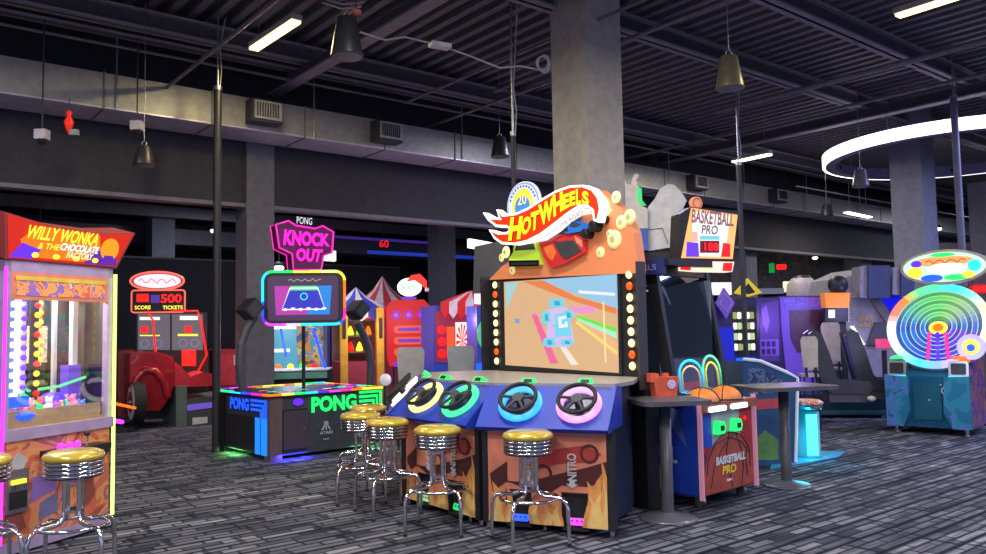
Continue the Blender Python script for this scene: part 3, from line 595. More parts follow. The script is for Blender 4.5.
sp_(m, [z_(315, 340), z_(335, 335), z_(392, 415), z_(362, 415)], .005, mm_('white2', (.85, .8, .75)))
sp_(m, [z_(175, 215), z_(420, 212), z_(420, 217), z_(175, 221)], .005, mm_('lilacl', (.8, .5, .6)))
sp_(m, [z_(360, 185), z_(455, 185), z_(460, 205), z_(365, 205)], .006, mm_('mag', (.85, .4, .75)))
sp_(m, [z_(487, 165), z_(493, 165), z_(502, 405), z_(496, 405)], .006, mm_('gold', (1, .85, .5)))
cy = mm_('cyan', (.30, .72, .85)); cb = mm_('pale', (.72, .6, .85)); dk = mm_('teal', (.12, .42, .55))
sp_(m, [z_(268, 195), z_(345, 185), z_(375, 320), z_(355, 345), z_(265, 345)], .007, cb)
sp_(m, [z_(300, 215), z_(355, 205), z_(365, 300), z_(300, 305)], .008, cy)
for (x, y, w_, h_) in ((280, 155, 60, 35), (250, 205, 35, 50), (335, 200, 40, 40), (255, 310, 50, 35), (325, 315, 50, 25), (290, 255, 70, 12)):
    sp_(m, [z_(x, y), z_(x+w_*.8, y-4), z_(x+w_, y+h_*.7), z_(x+w_*.5, y+h_), z_(x-5, y+h_*.8)], .009, cy)
    sp_(m, [z_(x+w_*.3, y+h_*.2), z_(x+w_*.6, y+h_*.2), z_(x+w_*.7, y+h_*.7), z_(x+w_*.3, y+h_*.7)], .010, dk)
sp_(m, [z_(312, 225), z_(345, 220), z_(346, 232), z_(325, 236), z_(327, 255), z_(340, 253), z_(339, 245), z_(348, 243), z_(352, 265), z_(315, 270)], .011, mm_('white', (.85, .9, .95)))
sp_(m, [z_(140, 232), z_(158, 232), z_(158, 250), z_(142, 250)], .006, mm_('dot', (.3, .45, .8)))
m.build('screen', t.o, 'lit screen showing a race track')
for (px0, py0, px1, py1, n_, ambers) in ((495, 285, 496.8, 361, 9, (1, 7)), (629, 274.5, 632.5, 366, 9, (1, 7))):
    for k in range(n_):
        x, z = t.loc2(px0+(px1-px0)*k/8, py0+(py1-py0)*k/8, sf); m = MB()
        m.dome((x, -.02, z), .036, gAmb if k in ambers else glow('bulb_warm', (1, .82, .5), 1.9), 'y', .6, 16); m.build('bulb', t.o)
# orange mountain panel on top
g_ = lambda a, b: (480+a/5.541, 180+b/5.54)
m = MB(); of = front(-.03)
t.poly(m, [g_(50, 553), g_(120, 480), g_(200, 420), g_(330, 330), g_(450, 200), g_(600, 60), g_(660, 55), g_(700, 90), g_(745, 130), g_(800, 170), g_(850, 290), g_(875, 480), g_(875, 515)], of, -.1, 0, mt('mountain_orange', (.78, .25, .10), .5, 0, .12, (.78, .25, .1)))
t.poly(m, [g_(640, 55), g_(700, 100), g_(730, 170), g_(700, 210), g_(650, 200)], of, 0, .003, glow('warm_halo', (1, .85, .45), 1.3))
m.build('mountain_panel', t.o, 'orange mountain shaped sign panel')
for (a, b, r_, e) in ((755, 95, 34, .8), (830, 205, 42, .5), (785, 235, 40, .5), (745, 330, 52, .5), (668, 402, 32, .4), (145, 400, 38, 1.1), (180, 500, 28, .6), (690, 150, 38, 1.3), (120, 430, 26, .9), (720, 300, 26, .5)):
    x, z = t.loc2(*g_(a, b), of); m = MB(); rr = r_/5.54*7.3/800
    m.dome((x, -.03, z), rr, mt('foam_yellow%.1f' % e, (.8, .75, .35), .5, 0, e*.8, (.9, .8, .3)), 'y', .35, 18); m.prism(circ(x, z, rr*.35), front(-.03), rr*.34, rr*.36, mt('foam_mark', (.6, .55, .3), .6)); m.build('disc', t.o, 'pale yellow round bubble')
lf = front(-.16)
L1 = [(15, 180), (60, 205), (105, 208), (90, 163), (128, 192), (200, 182), (262, 155), (340, 105), (420, 58), (500, 30), (570, 27), (625, 48), (660, 95), (672, 160), (655, 235), (628, 225), (622, 170), (590, 145), (550, 150), (490, 190), (420, 245), (340, 305), (262, 345), (190, 360), (120, 355), (78, 325), (48, 275), (100, 290), (150, 288), (162, 272), (148, 262), (90, 260), (42, 222)]
def inset(P, d):
    n = len(P); ar_ = sum(P[k][0]*P[(k+1) % n][1]-P[(k+1) % n][0]*P[k][1] for k in range(n)); sg = 1 if ar_ > 0 else -1; out = []
    for k in range(n):
        a, b, c = V(P[k-1]), V(P[k]), V(P[(k+1) % n]); e1 = (b-a).normalized(); e2 = (c-b).normalized()
        n1 = V((-e1.y, e1.x))*sg; n2 = V((-e2.y, e2.x))*sg; h = (n1+n2); h = h/max(.55, h.length_squared/2) if h.length > .1 else n1; out.append((b.x+h.x*d, b.y+h.y*d))
    return out
L2 = inset(L1, 12)
m = MB(); t.poly(m, [g_(*p) for p in L1], lf, -.08, 0, gW); t.poly(m, [g_(*p) for p in L2], lf, 0, .006, glow('logo_red', (.95, .10, .02), 1.1))
for q in ([(175, 330), (220, 318), (222, 200), (195, 205)],): pass
lt = front(-.17)
Y_ = glow('logo_yellow', (1, .85, .05), 1.5)
for s_, BL, BR, TR, TL in (('H', (158, 338), (225, 326), (240, 200), (172, 207)), ('O', (228, 312), (280, 290), (290, 195), (238, 210)), ('T', (285, 290), (322, 268), (332, 165), (284, 182)),
                           ('W', (335, 262), (408, 212), (412, 95), (325, 140)), ('H', (410, 208), (462, 168), (460, 62), (405, 88)), ('E', (464, 168), (496, 150), (494, 72), (462, 82)), ('E', (499, 148), (530, 138), (530, 58), (498, 68)), ('L', (534, 138), (562, 134), (562, 48), (534, 50)), ('S', (566, 134), (608, 140), (604, 66), (568, 58))):
    t.tq(m, s_, g_(*BL), g_(*BR), g_(*TR), g_(*TL), lt, glow('logo_dark', (.5, .02, .0), .6), .003, .10); t.tq(m, s_, g_(*BL), g_(*BR), g_(*TR), g_(*TL), lt, Y_, .006, .05)
m.box(-.5, .3, -.1, -.03, 2.42, 2.46, BLACK)
m.build('logo_sign', t.o, 'flaming red sign with yellow lettering')
m = MB(); t.poly(m, [g_(300, 345), g_(340, 318), g_(420, 262), g_(490, 205), g_(550, 165), g_(600, 160), g_(612, 185), g_(560, 195), g_(500, 230), g_(440, 285), g_(360, 335)], front(-.12), -.02, .0, gW1)
t.tq(m, 'KING OF THE ROAD', g_(335, 332), g_(580, 185), g_(565, 165), g_(325, 308), front(-.12), mt('grey_print', (.25, .2, .2), .5), .004); m.build('slogan_strip', t.o)
# round badge behind
bf = front(.10)
bx, bz = t.loc2(*g_(238, 120), bf)
m = MB(); bz -= .03; WB = glow('badge_white', (.9, .92, 1), .9); m.prism(circ(bx, bz, .265, .24, 40), bf, -.03, 0, WB); m.prism(circ(bx, bz, .25, .225, 40), bf, 0, .003, glow('badge_blue', (.25, .35, .8), .9)); m.prism(circ(bx, bz, .24, .215, 40), bf, .003, .006, WB); m.prism(circ(bx, bz, .17), bf, .006, .009, glow('badge_yel', (.9, .85, .2), 1)); m.prism(circ(bx, bz-.03, .12), bf, .009, .012, glow('badge_blue2', (.15, .4, .85), 1)); m.text('20', bf, bx-.07, bz+.0, bx+.07, bz+.1, gYel, .014)
for k in range(12):
    a = R(20+12.7*k); c = (bx+.21*cos(a), bz+.19*sin(a)); m.prism(circ(c[0], c[1], .014, n=6), bf, .006, .009, gBlue)
m.box(bx-.03, bx+.03, .1, .13, 2.0, bz-.1, BLACK); m.build('round_badge', t.o, 'round white badge with yellow and blue centre')
# three model cars mounted on the panel
def carart(pts, m, mm, d0, d1): t.poly(m, [g_(*p) for p in pts], of, d0, d1, mm)
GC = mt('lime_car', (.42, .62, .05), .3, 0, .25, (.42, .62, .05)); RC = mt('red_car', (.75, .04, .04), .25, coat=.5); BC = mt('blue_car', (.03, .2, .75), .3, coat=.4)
m = MB(); carart([(180, 440), (205, 400), (215, 345), (330, 345), (345, 400), (352, 470), (185, 478)], m, GC, 0, .05); carart([(225, 355), (318, 352), (328, 385), (215, 392)], m, BLACK, .05, .055); carart([(185, 448), (350, 444), (352, 478), (188, 482)], m, CHROME, .05, .06); carart([(200, 458), (340, 455), (340, 470), (200, 474)], m, BLACK, .06, .064); m.build('lime_car', t.o)
m = MB(); carart([(345, 345), (400, 325), (450, 300), (560, 300), (600, 340), (600, 400), (500, 460), (410, 488), (370, 420)], m, RC, 0, .05); carart([(430, 345), (540, 335), (585, 395), (500, 440), (470, 420)], m, DARK, .05, .056); carart([(375, 375), (420, 362), (445, 405), (425, 450), (400, 430)], m, mt('orange_hi', (.95, .2, .05), .3), .05, .056); carart([(545, 310), (590, 340), (590, 375), (560, 350)], m, ORANGE, .05, .056); m.build('red_car', t.o)
m = MB(); carart([(455, 285), (475, 250), (540, 200), (570, 190), (560, 230), (620, 240), (650, 260), (600, 285), (520, 300)], m, BC, .01, .07); carart([(540, 235), (590, 245), (570, 262), (530, 258)], m, DARK, .07, .075)
for (a, b, rr) in ((615, 300, .045), (700, 220, .04), (660, 258, .05)):
    x, z = t.loc2(*g_(a, b), of); m.cyl((x, -.03, z), (x, -.12, z), rr, RUB, n=20); m.cyl((x, -.12, z), (x, -.125, z), rr*.6, CHROME, n=16)
m.build('blue_car', t.o)

# ================================================================== NEON TABLE WITH THE PINK SIGN
G42 = R(42); c0 = fl(270, 462); t = Th('neon_table_game', 'square black table game with rainbow neon rim, green and blue lettering and a pink hanging sign', 'arcade machine', c0, G42)
t.o['label'] = 'square black neon rimmed table game with green and blue lettering and pink sign'
NT = t; CAB = mt('cab_charcoal', (.05, .055, .065), .5); WD, DP = 1.55, 1.45
m = MB(); m.box(.02, WD, .02, DP, .05, .76, CAB); m.box(-.0, .16, 0, .16, 0, .80, mt('corner_brown', (.13, .09, .09), .4)); m.box(WD-.14, WD+.01, 0, .14, 0, .8, BLACK)
m.box(0, .14, DP-.14, DP+.0, 0, .8, BLACK); m.build('cabinet', t.o)
m = MB(); m.box(.17, .50, -.005, .02, .10, .60, BLACK); m.box(.17, .50, -.012, -.005, .12, .58, mt('panel_plum', (.06, .045, .06), .5)); m.cyl((.44, -.012, .36), (.44, -.03, .36), .014, STEEL, n=10); m.build('service_door', t.o)
m = MB(); m.box(-.012, .0, .08, .38, .06, .50, glow('side_blue', (.05, .35, 1), 1.3)); m.box(-.014, -.01, .22, .235, .06, .5, BLUEP); m.box(-.008, 0, .42, DP-.2, .10, .50, BLACK); m.build('side_light_panel', t.o)
sd = leftf(-.0, 0, 0)
m = MB(); m.text('PONG', sd, -1.10, .57, -.55, .72, gBlue, .012, 0, .04)
for k in range(3):
    z = .72-.055*k; m.box(-.012, -.004, .08+.06*k, .50, z-.03, z, gBlue); m.box(-.012, -.004, .08+.06*k, .12+.06*k, .5, z, gBlue)
m.build('blue_lettering', t.o, 'blue glowing lettering on the left side')
fr = front(-.0)
m = MB(); q = [t.loc2(*p, fr) for p in ((311, 413), (356, 409), (356, 393), (311, 397))]
m.text('PONG', fr, q[0][0], q[0][1], q[1][0], q[3][1], gGrn, .012, 0, .045)
x0, z1 = t.loc2(359, 391, fr); x1, _ = t.loc2(381, 390, fr); z0 = t.loc2(370, 408, fr)[1]; h = z1-z0
for k in range(3): m.box(x0, x1-.055*k, -.012, -.004, z1-.035-.058*k, z1-.058*k, gGrn); m.box(x1-.03-.055*k, x1-.055*k, -.012, -.004, z0, z1-.058*k, gGrn)
m.build('green_lettering', t.o, 'green glowing lettering on the front')
m = MB(); ax, az = t.loc2(326, 428, fr); LG = mt('pale_print', (.5, .52, .55), .5)
m.box(ax-.008, ax+.008, -.006, 0, az-.02, az+.085, LG)
for s_ in (-1, 1): m.prism([(ax+s_*.016, az+.085), (ax+s_*.026, az+.085), (ax+s_*.032, az+.03), (ax+s_*.07, az-.02), (ax+s_*.045, az-.02), (ax+s_*.018, az+.03)], fr, 0, .006, LG)
m.text('ATARI', fr, ax-.09, az-.075, ax+.09, az-.035, LG, .006, 0, .02); m.box(ax-.04, ax+.04, -.006, 0, az-.14, az-.13, LG); m.build('emblem', t.o, 'pale printed emblem')
m = MB(); m.prism(circ(t.loc2(298, 402, fr)[0], t.loc2(298, 402, fr)[1], .07, .045), fr, 0, .006, gPur); m.build('coin_slot', t.o, 'violet glowing slot')
m = MB(); m.box(-.03, WD+.04, -.03, DP+.03, .76, .79, BLACK); m.box(.04, WD-.04, .04, DP-.04, .79, .80, mt('playfield', (.02, .03, .10), .15)); m.build('table_top', t.o)
m = MB(); cl = [gOr, gYel, gGrn, gCyan, gPur, gMag, gPink, gOr, gYel, gYel]
n_ = 10
for k in range(n_):
    a, b = -.03+(WD+.07)*k/n_, -.03+(WD+.07)*(k+1)/n_; m.box(a, b, -.045, -.01, .775, .80, cl[k]); m.box(a, b, DP+.01, DP+.04, .79, .81, cl[(k+4) % n_])
    a, b = -.03+(DP+.06)*k/n_, -.03+(DP+.06)*(k+1)/n_; cc = [gOr, gPink, gPink, gPur, gBlue, gCyan, gCyan, gGrn, gGrn, gGrn][k]; m.box(-.045, -.01, a, b, .775, .80, cc); m.box(WD+.02, WD+.05, a, b, .775, .80, cl[k])
m.build('rim_neon', t.o, 'rainbow neon rim')
m = MB()
rn = random.Random(5)
for k in range(22): x, y = .15+1.2*rn.random(), .15+1.1*rn.random(); m.box(x, x+.12, y, y+.03, .80, .803, RAIN[k % 10])
m.prism(rrect(.3, .3, 1.2, 1.15, .1), topf(.80), 0, .0015, SCRB); m.build('playfield_lights', t.o)
# floor glow comes from lamps under the table
for (x, y, c, e) in ((.3, -.02, (.05, .05, 1), 8), (-.02, 1.0, (.2, 1, .2), 4), (1.35, -.02, (.1, 1, .35), 5)):
    l = bpy.data.lights.new('under_glow', 'AREA'); l.shape = 'RECTANGLE'; l.size = .4; l.size_y = .06; l.energy = e; l.color = c; o = bpy.data.objects.new('under_glow', l); COL.objects.link(o); o.parent = t.o; o.location = (x, y-.02 if y < .5 else y, .07)
    if y > .5: o.location = (-.03, y, .07); l.size = .06; l.size_y = .4
# arched arms with speakers at the ends
for (P, SPK, dy) in ([[(243, 388), (240, 365), (241, 345), (247, 328), (255, 316)], (250, 309), .75], [[(370, 385), (371, 365), (369, 350), (364, 336), (357, 322)], (357, 310), .75]):
    f = front(dy); m = MB(); pts = []
    for p in P:
        x, z = t.loc2(*p, f); pts.append(V((x, dy, z)))
    # the arm is a curved flat bar
    for k in range(len(pts)-1): m.cyl(pts[k], pts[k+1], .055, mt('arm_grey', (.07, .07, .09), .4), n=10)
    for q in pts[1:-1]: m.ball(q, .055, mt('arm_grey', (.07, .07, .09), .4), 10)
    b = pts[0]; m.box(b.x-.08, b.x+.08, b.y-.08, b.y+.08, .0 if not (0 < b.x < WD) else .8, b.z, DARK)
    m.build('arched_arm', t.o)
    x, z = t.loc2(*SPK, f); m = MB(); s_ = .14
    m.prism([(x-s_, z-.02), (x-.01, z-s_), (x+s_, z+.02), (x+.01, z+s_)], front(dy), -.14, .14, BLACK); m.prism([(x-s_*.8, z-.02), (x-.01, z-s_*.8), (x+s_*.8, z+.02), (x+.01, z+s_*.8)], front(dy), .14, .15, DARK); m.build('speaker', t.o, 'square black speaker set on its corner')
# hanging display (faces the camera side)
E_ = Th; t2r = R(-24)      # turned a little from the table
cc = at(304, 298, 10.55); f = None
def fr_at(th, world, ang):          # a vertical drawing plane inside a thing, at a world point, facing the world angle
    M = th.M; o = M @ (world-th.loc); e = M @ V((cos(ang), sin(ang), 0)); return Fr(o, e, (0, 0, 1))
f = fr_at(t, cc, R(8)); K = 10.55/800
hw, hh = 40*K, 26.5*K
m = MB(); m.prism(rrect(-hw, -hh, hw, hh, .12), f, -.12, 0, BLACK); m.build('display_case', t.o)
m = MB(); rr = rrect(-hw, -hh, hw, hh, .12, 7); n = len(rr)
# subdivide into coloured neon pieces
per = []
for i in range(n):
    a, b = rr[i], rr[(i+1) % n]; L = hypot(a[0]-b[0], a[1]-b[1]); k = max(1, int(L/.09))
    per += [(a[0]+(b[0]-a[0])*j/k, a[1]+(b[1]-a[1])*j/k) for j in range(k)]
N = len(per)
seq = [gYel, gYel, gLime, gYel, gYel, gGrn, gGrn, gCyan, gCyan, gCyan, gBlue, gPur, gMag, gMag, glow('rim_lilac', (.8, .6, 1), 1.6), gCyan, gCyan, gCyan, gBlue, gPink, gOr, gOr]
for i in range(N): m.cyl(f.p(*per[i], .02), f.p(*per[(i+1) % N], .02), .018, seq[int(i/N*len(seq))], n=8)
m.build('display_neon', t.o, 'rainbow neon frame')
m = MB(); m.prism(rrect(-hw*.88, -hh*.84, hw*.84, hh*.84, .05), f, .0, .004, glow('disp_bg', (.10, .06, .12), .7)); m.prism([(-.36, -.22), (.33, -.22), (.36, .16), (-.38, .16)], f, .004, .007, glow('disp_pink', (.55, .10, .5), .9))
m.prism([(.05, -.22), (.33, -.22), (.36, .16), (.05, .16)], f, .007, .009, glow('disp_cyan', (.05, .4, .9), .9)); m.prism([(-.28, -.15), (.27, -.15), (.18, .13), (-.18, .13)], f, .009, .012, glow('disp_blue', (.08, .08, .55), 1)); m.prism([(-.18, .10), (.18, .10), (.17, .16), (-.17, .16)], f, .012, .015, glow('disp_mint', (.2, .8, .5), 1))
m.ftube([(-.28, -.15), (.27, -.15), (.18, .13), (-.18, .13)], f, .016, .009, gW1); m.ring(f, .0, .02, .05, .038, .012, .016, gCyan, 18)
for k in range(6): m.prism(circ(-.24+.1*k, -.15+.01*(k % 2), .03, .018, 10), f, .016, .02, gW1)
m.ftube([(-.2+.035*i, .235+.018*sin(i*2.3)) for i in range(13)], f, .008, .006, glow('pale_lett', (.6, .6, .5), .6), False); m.build('display_screen', t.o)
m = MB(); p = f.p(0, -hh, -.1); m.box(p.x-.018, p.x+.018, p.y+.02, p.y+.05, .8, p.z+.1, BLACK); m.build('display_post', t.o)
# pink sign
def g2(a, b): return (220+a/3.956, 210+b/3.957)
cs = at(302, 245, 10.5); fs = fr_at(t, cs, R(33)); g4 = lambda a, b: (260+a*.1354, 205+b*.1354)
o1 = [(115, 145), (210, 118), (262, 152), (405, 175), (460, 155), (540, 200), (530, 355), (468, 375), (450, 480), (245, 480), (235, 360), (140, 315)]
ol = [t.loc2(*g4(*p), fs) for p in o1]
DP_ = mt('deep_plum', (.12, .01, .10), .4)
m = MB(); m.prism(ol, fs, -.22, 0, DP_); m.build('sign_case', t.o)
m = MB(); m.ftube(ol, fs, .012, .012, gPink); m.ftube(ol, fs, -.21, .010, gPink); m.build('sign_neon', t.o, 'pink neon outline')
m = MB(); 
t.tq(m, 'KNOCK', g4(165, 300), g4(510, 310), g4(508, 215), g4(175, 180), fs, glow('hot_pink', (1, .04, .65), 1.5), .03, .05); t.tq(m, 'OUT', g4(262, 415), g4(440, 425), g4(462, 330), g4(262, 320), fs, glow('hot_pink', (1, .04, .65), 1.5), .03, .05)
t.tq(m, 'PONG', g4(268, 138), g4(380, 148), g4(382, 98), g4(268, 85), fs, glow('white_lett', (.9, .9, .95), 1.1), .02, .0); m.build('sign_lettering', t.o)
m = MB(); p = fs.p(.0, -.32, -.12); m.box(p.x-.08, p.x+.08, p.y+.04, p.y+.12, p.z-.12, p.z+.2, DP_); m.build('sign_neck', t.o)

# ---------------------------------------------------------------- basketball toss with glass behind the neon table
pL = at(268, 385, 13.2); t = Th('glass_prize_cabinet', 'open glass fronted game with slanted blue framed glass behind the neon table', 'arcade machine', (pL.x, pL.y, 0), R(18))
f = front(0); q = lambda a, b: t.loc2(a, b, f)
m = MB(); x0, z0 = q(268, 372); x1, z1 = q(326, 328)
m.box(x0, x1+.12, .0, 1.0, 0, z0, BLACK); m.box(x0-.03, x0, 0, 1.0, 0, z1+.35, DARK); m.box(x1+.05, x1+.10, .3, 1.0, z0, z1+.3, mt('navy_frame', (.02, .03, .2), .3)); m.box(x0, x1+.1, .9, 1.0, z0, z1+.35, art('back_art', [(.05, .1, .2), (.7, .25, .02), (.1, .3, .5), (.75, .45, .1), (.02, .02, .04)], 3.4, .35, .4, 1)); m.box(x0, x1+.1, .3, 1.0, z1+.3, z1+.36, BLACK); m.build('cabinet', t.o)
m = MB(); m.prism([(x0, z0), (x0+.55, z0), (x0+.5, z1+.1), (x0, z1+.1)], front(.85), 0, .01, glow('lit_teal', (.2, .5, .65), .8)); m.box(x0+.05, x0+.5, .7, .8, z1, z1+.06, gW); m.box(x0+.05, x0+.4, .80, .83, z0+.3, z0+.36, gW1); m.build('lit_backboard', t.o)
m = MB(); a = q(313, 328); b = q(325, 368); m.cyl((a[0], -.02, a[1]), (b[0], -.05, b[1]), .025, gBlue, n=8); m.build('neon_tube', t.o); m = MB(); m.cyl((a[0]-.5, .4, a[1]), (a[0]-.42, .2, b[1]+.2), .02, gBlue, n=8); m.build('neon_tube', t.o)
m = MB(); m.prism([(x0, .0), (x1, .0), (x1+.1, .1), (x0+.05, .12)], Fr((0, -.12, z0), (1, 0, 0), (0, .9, .3)), 0, .02, WHITE); m.box(x0, x1, -.14, 0, z0-.12, z0-.02, mt('teal_rail', (.15, .45, .35), .4)); m.build('front_rail', t.o)
for k in range(4):
    m = MB(); m.ball((x0+.18+.2*k, .35, z0+.06), .055, [gOr, gYel, gGrn, gRed][k], 12); m.build('toy_ball', t.o)

# ================================================================== RED VEHICLE GAME (left)
p = fl(150, 429); t = Th('truck_ride_game', 'dark red truck shaped ride game with white wall wheel and lit score board', 'arcade machine', p, R(34))
CR = mt('car_red', (.36, .012, .02), .25, 0, coat=.5); f = front(0); L = leftf(0); lc = lambda *P: [t.loc2(a, b, f) for a, b in P]
RG = mt('ride_grey', (.16, .22, .20), .35, .3)
m = MB(); m.prism(lc((131, 353), (145, 351), (160, 352), (175, 357), (176, 384), (171, 398), (161, 411), (146, 411), (143, 390), (131, 384)), f, -1.3, -.1, CR); m.prism(lc((123, 352), (140, 350), (140, 420), (123, 418)), f, -1.5, -.5, mt('car_maroon', (.16, .01, .015), .35)); m.build('body', t.o)
m = MB(); m.tube([f.p(*t.loc2(a, b, f), -.1) for a, b in ((134, 388), (138, 378), (146, 370), (156, 371), (165, 382), (169, 398))], .07, CR, 8); m.build('fender', t.o)
x, z = t.loc2(139, 402, f); m = MB(); m.cyl((x-.10, .1, z), (x+.08, .1, z), .33, RUB, n=32); m.cyl((x-.11, .1, z), (x-.10, .1, z), .29, mt('white_wall', (.65, .6, .62), .5), n=32); m.cyl((x-.12, .1, z), (x-.11, .1, z), .17, CR, n=28); m.cyl((x-.14, .1, z), (x-.12, .1, z), .06, CHROME, n=20)
m.prism(circ(x, z, .06), f, .0, .01, CHROME); w_ob = m.build('wheel', t.o, 'white walled wheel'); 
m = MB(); m.prism(lc((176, 431), (187, 432), (187, 386), (176, 386)), f, -1.0, 0, RG); m.prism(lc((187, 430), (236, 422), (236, 393), (187, 400)), f, -1.0, -.05, mt('ride_grey2', (.07, .09, .09), .4)); m.build('step', t.o)
m = MB(); m.prism(lc((193, 425), (208, 423), (208, 417), (193, 418)), f, -.05, -.03, WHITE); m.prism(lc((188, 411), (235, 405), (235, 400), (188, 405)), f, -.05, -.03, glow('dim_violet2', (.3, .2, .7), .7)); m.build('rear_plate', t.o)
m = MB(); m.prism(lc((176, 388), (214, 386), (214, 374), (205, 372), (192, 377), (182, 366), (176, 362)), f, -.8, -.1, mt('seat_red', (.6, .03, .05), .4)); m.build('seat', t.o)
Y2 = 15.0
fw_s = fr_at(t, at(185, 330, Y2), R(12))
def q2(a, b): return t.loc2(a, b, fw_s)
m = MB(); m.prism([q2(136, 352), q2(207, 352), q2(207, 312), q2(136, 312)], fw_s, -.1, 0, BLACK); m.prism([q2(136, 430), q2(207, 430), q2(207, 352), q2(136, 352)], fw_s, -.3, -.02, BLACK)
m.build('screen_cabinet', t.o)
m = MB(); m.prism([q2(138, 350), q2(170, 350), q2(170, 314), q2(138, 314)], fw_s, 0, .01, glow('tv_grey', (.16, .15, .17), .8)); m.prism([q2(172, 350), q2(203, 350), q2(203, 314), q2(172, 314)], fw_s, 0, .01, glow('tv_grey', (.16, .15, .17), .8))
for (a, b, c, d, g) in ((140, 317, 160, 320, gW1), (180, 316, 198, 320, gW1), (141, 326, 148, 333, gRed), (185, 326, 192, 333, gRed), (140, 335, 160, 336, gYel), (178, 334, 198, 336, gYel), (182, 350, 196, 366, gRed)):
    m.prism([q2(a, d), q2(c, d), q2(c, b), q2(a, b)], fw_s, .01, .02, g)
for (a, b) in ((145, 344), (158, 344), (183, 343), (195, 343)): m.ring(fw_s, *q2(a, b), .08, .065, .01, .02, glow('dim_blue', (.3, .3, .5), .8), 18)
m.build('screen', t.o, 'pair of dark screens with red and white readouts')
m = MB(); m.ftube([q2(*p_) for p_ in ((172, 311), (198, 311), (202, 325), (207, 355), (198, 372), (188, 377), (184, 374))], fw_s, .03, .018, gRed, False); m.ftube([q2(*p_) for p_ in ((148, 311), (153, 320), (156, 352))], fw_s, .03, .018, gRed, False); m.build('neon_outline', t.o, 'red neon outline')
m = MB(); a = q2(132, 290.5); b = q2(185, 312); m.prism(rrect(a[0], b[1], b[0], a[1], .05), fw_s, -.2, .02, BLACK); m.ftube(rrect(a[0], b[1], b[0], a[1], .05), fw_s, .03, .014, glow('neon_salmon', (1, .25, .2), 1.5))
m.text('500', fw_s, *q2(161, 303), *q2(182, 294), gRed, .03, 0, .03); m.prism([q2(137, 302), q2(149, 302), q2(149, 294), q2(137, 294)], fw_s, .02, .03, gRed); m.text('SCORE', fw_s, *q2(135, 309.5), *q2(151, 305.5), gYel, .03, 0, .02); m.text('TICKETS', fw_s, *q2(163, 309.5), *q2(183, 305.5), gYel, .03, 0, .02); m.prism([q2(151, 303), q2(160, 303), q2(160, 295), q2(151, 295)], fw_s, .02, .03, glow('dim_violet', (.2, .1, .5), .7)); m.build('score_board', t.o, 'score board reading 500')
m = MB(); cx, cz = q2(157.5, 281); K = Y2/800
m.prism(circ(cx, cz, 25*K, 9*K, 32), fw_s, -.1, 0, mt('sign_red', (.5, .02, .05), .4)); m.prism(circ(cx, cz, 22*K, 7*K, 32), fw_s, 0, .01, glow('sign_pinkwhite', (1, .75, .85), 1.4)); m.ftube(circ(cx, cz, 25*K, 9*K, 32), fw_s, .02, .02, glow('neon_salmon', (1, .25, .2), 1.5))
m.text('SPEED', fw_s, cx-.3, cz-.06, cx+.3, cz+.08, glow('sign_pale_red', (.9, .35, .45), 1.0), .02, .05, .02) if False else m.ftube([(cx-.33+.055*i, cz+.05*sin(i*1.9)) for i in range(13)], fw_s, .02, .012, glow('sign_pale_red', (.9, .35, .45), 1.0), False)
a = q2(150, 290); m.box(fw_s.p(*a)[0]-.02, fw_s.p(*a)[0]+.02, fw_s.p(*a)[1]-.0, fw_s.p(*a)[1]+.03, a[1]+fw_s.o.z-.1, a[1]+fw_s.o.z+.1, BLACK); m.build('oval_sign', t.o, 'oval pink white glowing sign')
p = at(226, 420, 16.4); t = Th('red_game_cabinet', 'plain red box cabinet partly hidden behind the tall left pole', 'arcade machine', (p.x, p.y, 0), R(30))
m = MB(); m.box(-.25, .22, 0, .8, 0, 1.22, mt('cabinet_red', (.5, .03, .04), .4)); m.build('cabinet', t.o)
m = MB(); m.box(-.2, .18, -.02, 0, .5, 1.12, mt('panel_red', (.7, .06, .07), .3)); m.box(.14, .17, -.03, -.02, .9, 1.1, WHITE); m.build('front_panel', t.o)
p = at(125, 405, 11); m = MB(); m.cyl(at(112, 403, 10.5), at(135, 408, 12.3), .02, gOr); tag(m.build('neon_strip'), 'orange neon strip low between crane machine and truck game', 'neon light')
m = MB(); m.cyl(at(110, 420, 9.0), at(122, 422, 9.6), .025, gMag); tag(m.build('neon_strip'), 'short magenta neon strip beside the crane machine edge', 'neon light')

# ================================================================== CARNIVAL BOOTHS at the curtain wall
RS, WS, BS = mt('stripe_red', (.62, .05, .06), .5), mt('stripe_white', (.72, .66, .68), .5), mt('stripe_blue', (.04, .06, .45), .5)
def tent(mb, cx, cy, zb, r, h, a, b, n=16, drop=.22):
    apex = V((cx, cy, zb+h))
    for k in range(n):
        a0, a1 = 2*pi*k/n, 2*pi*(k+1)/n; mm = a if k % 2 else b
        p, q = V((cx+r*cos(a0), cy+r*sin(a0), zb)), V((cx+r*cos(a1), cy+r*sin(a1), zb)); p2, q2_ = (apex*.6+p*.4-V((0, 0, .12*h))), (apex*.6+q*.4-V((0, 0, .12*h)))
        mb.add([p, q, q2_, p2], [(0, 1, 2, 3)], mm); mb.add([p2, q2_, apex], [(0, 1, 2)], mm)
        md = (p+q)/2; dz = V((0, 0, -drop)); mb.add([p, q, q+dz*.7, md+dz, p+dz*.7], [(0, 1, 2, 3, 4)], mm)
def carn(name, px, Y, lb, rot=20):
    p = at(px, 330, Y); return Th(name, lb, 'carnival game', (p.x, p.y, 0), R(rot))
t = carn('carnival_booth', 366, 15.6, 'carnival booth with blue and white striped tent and yellow posts')
m = MB(); tent(m, -.08, .62, 2.02, .60, .42, BS, WS, 14, .28); m.build('tent_roof', t.o)
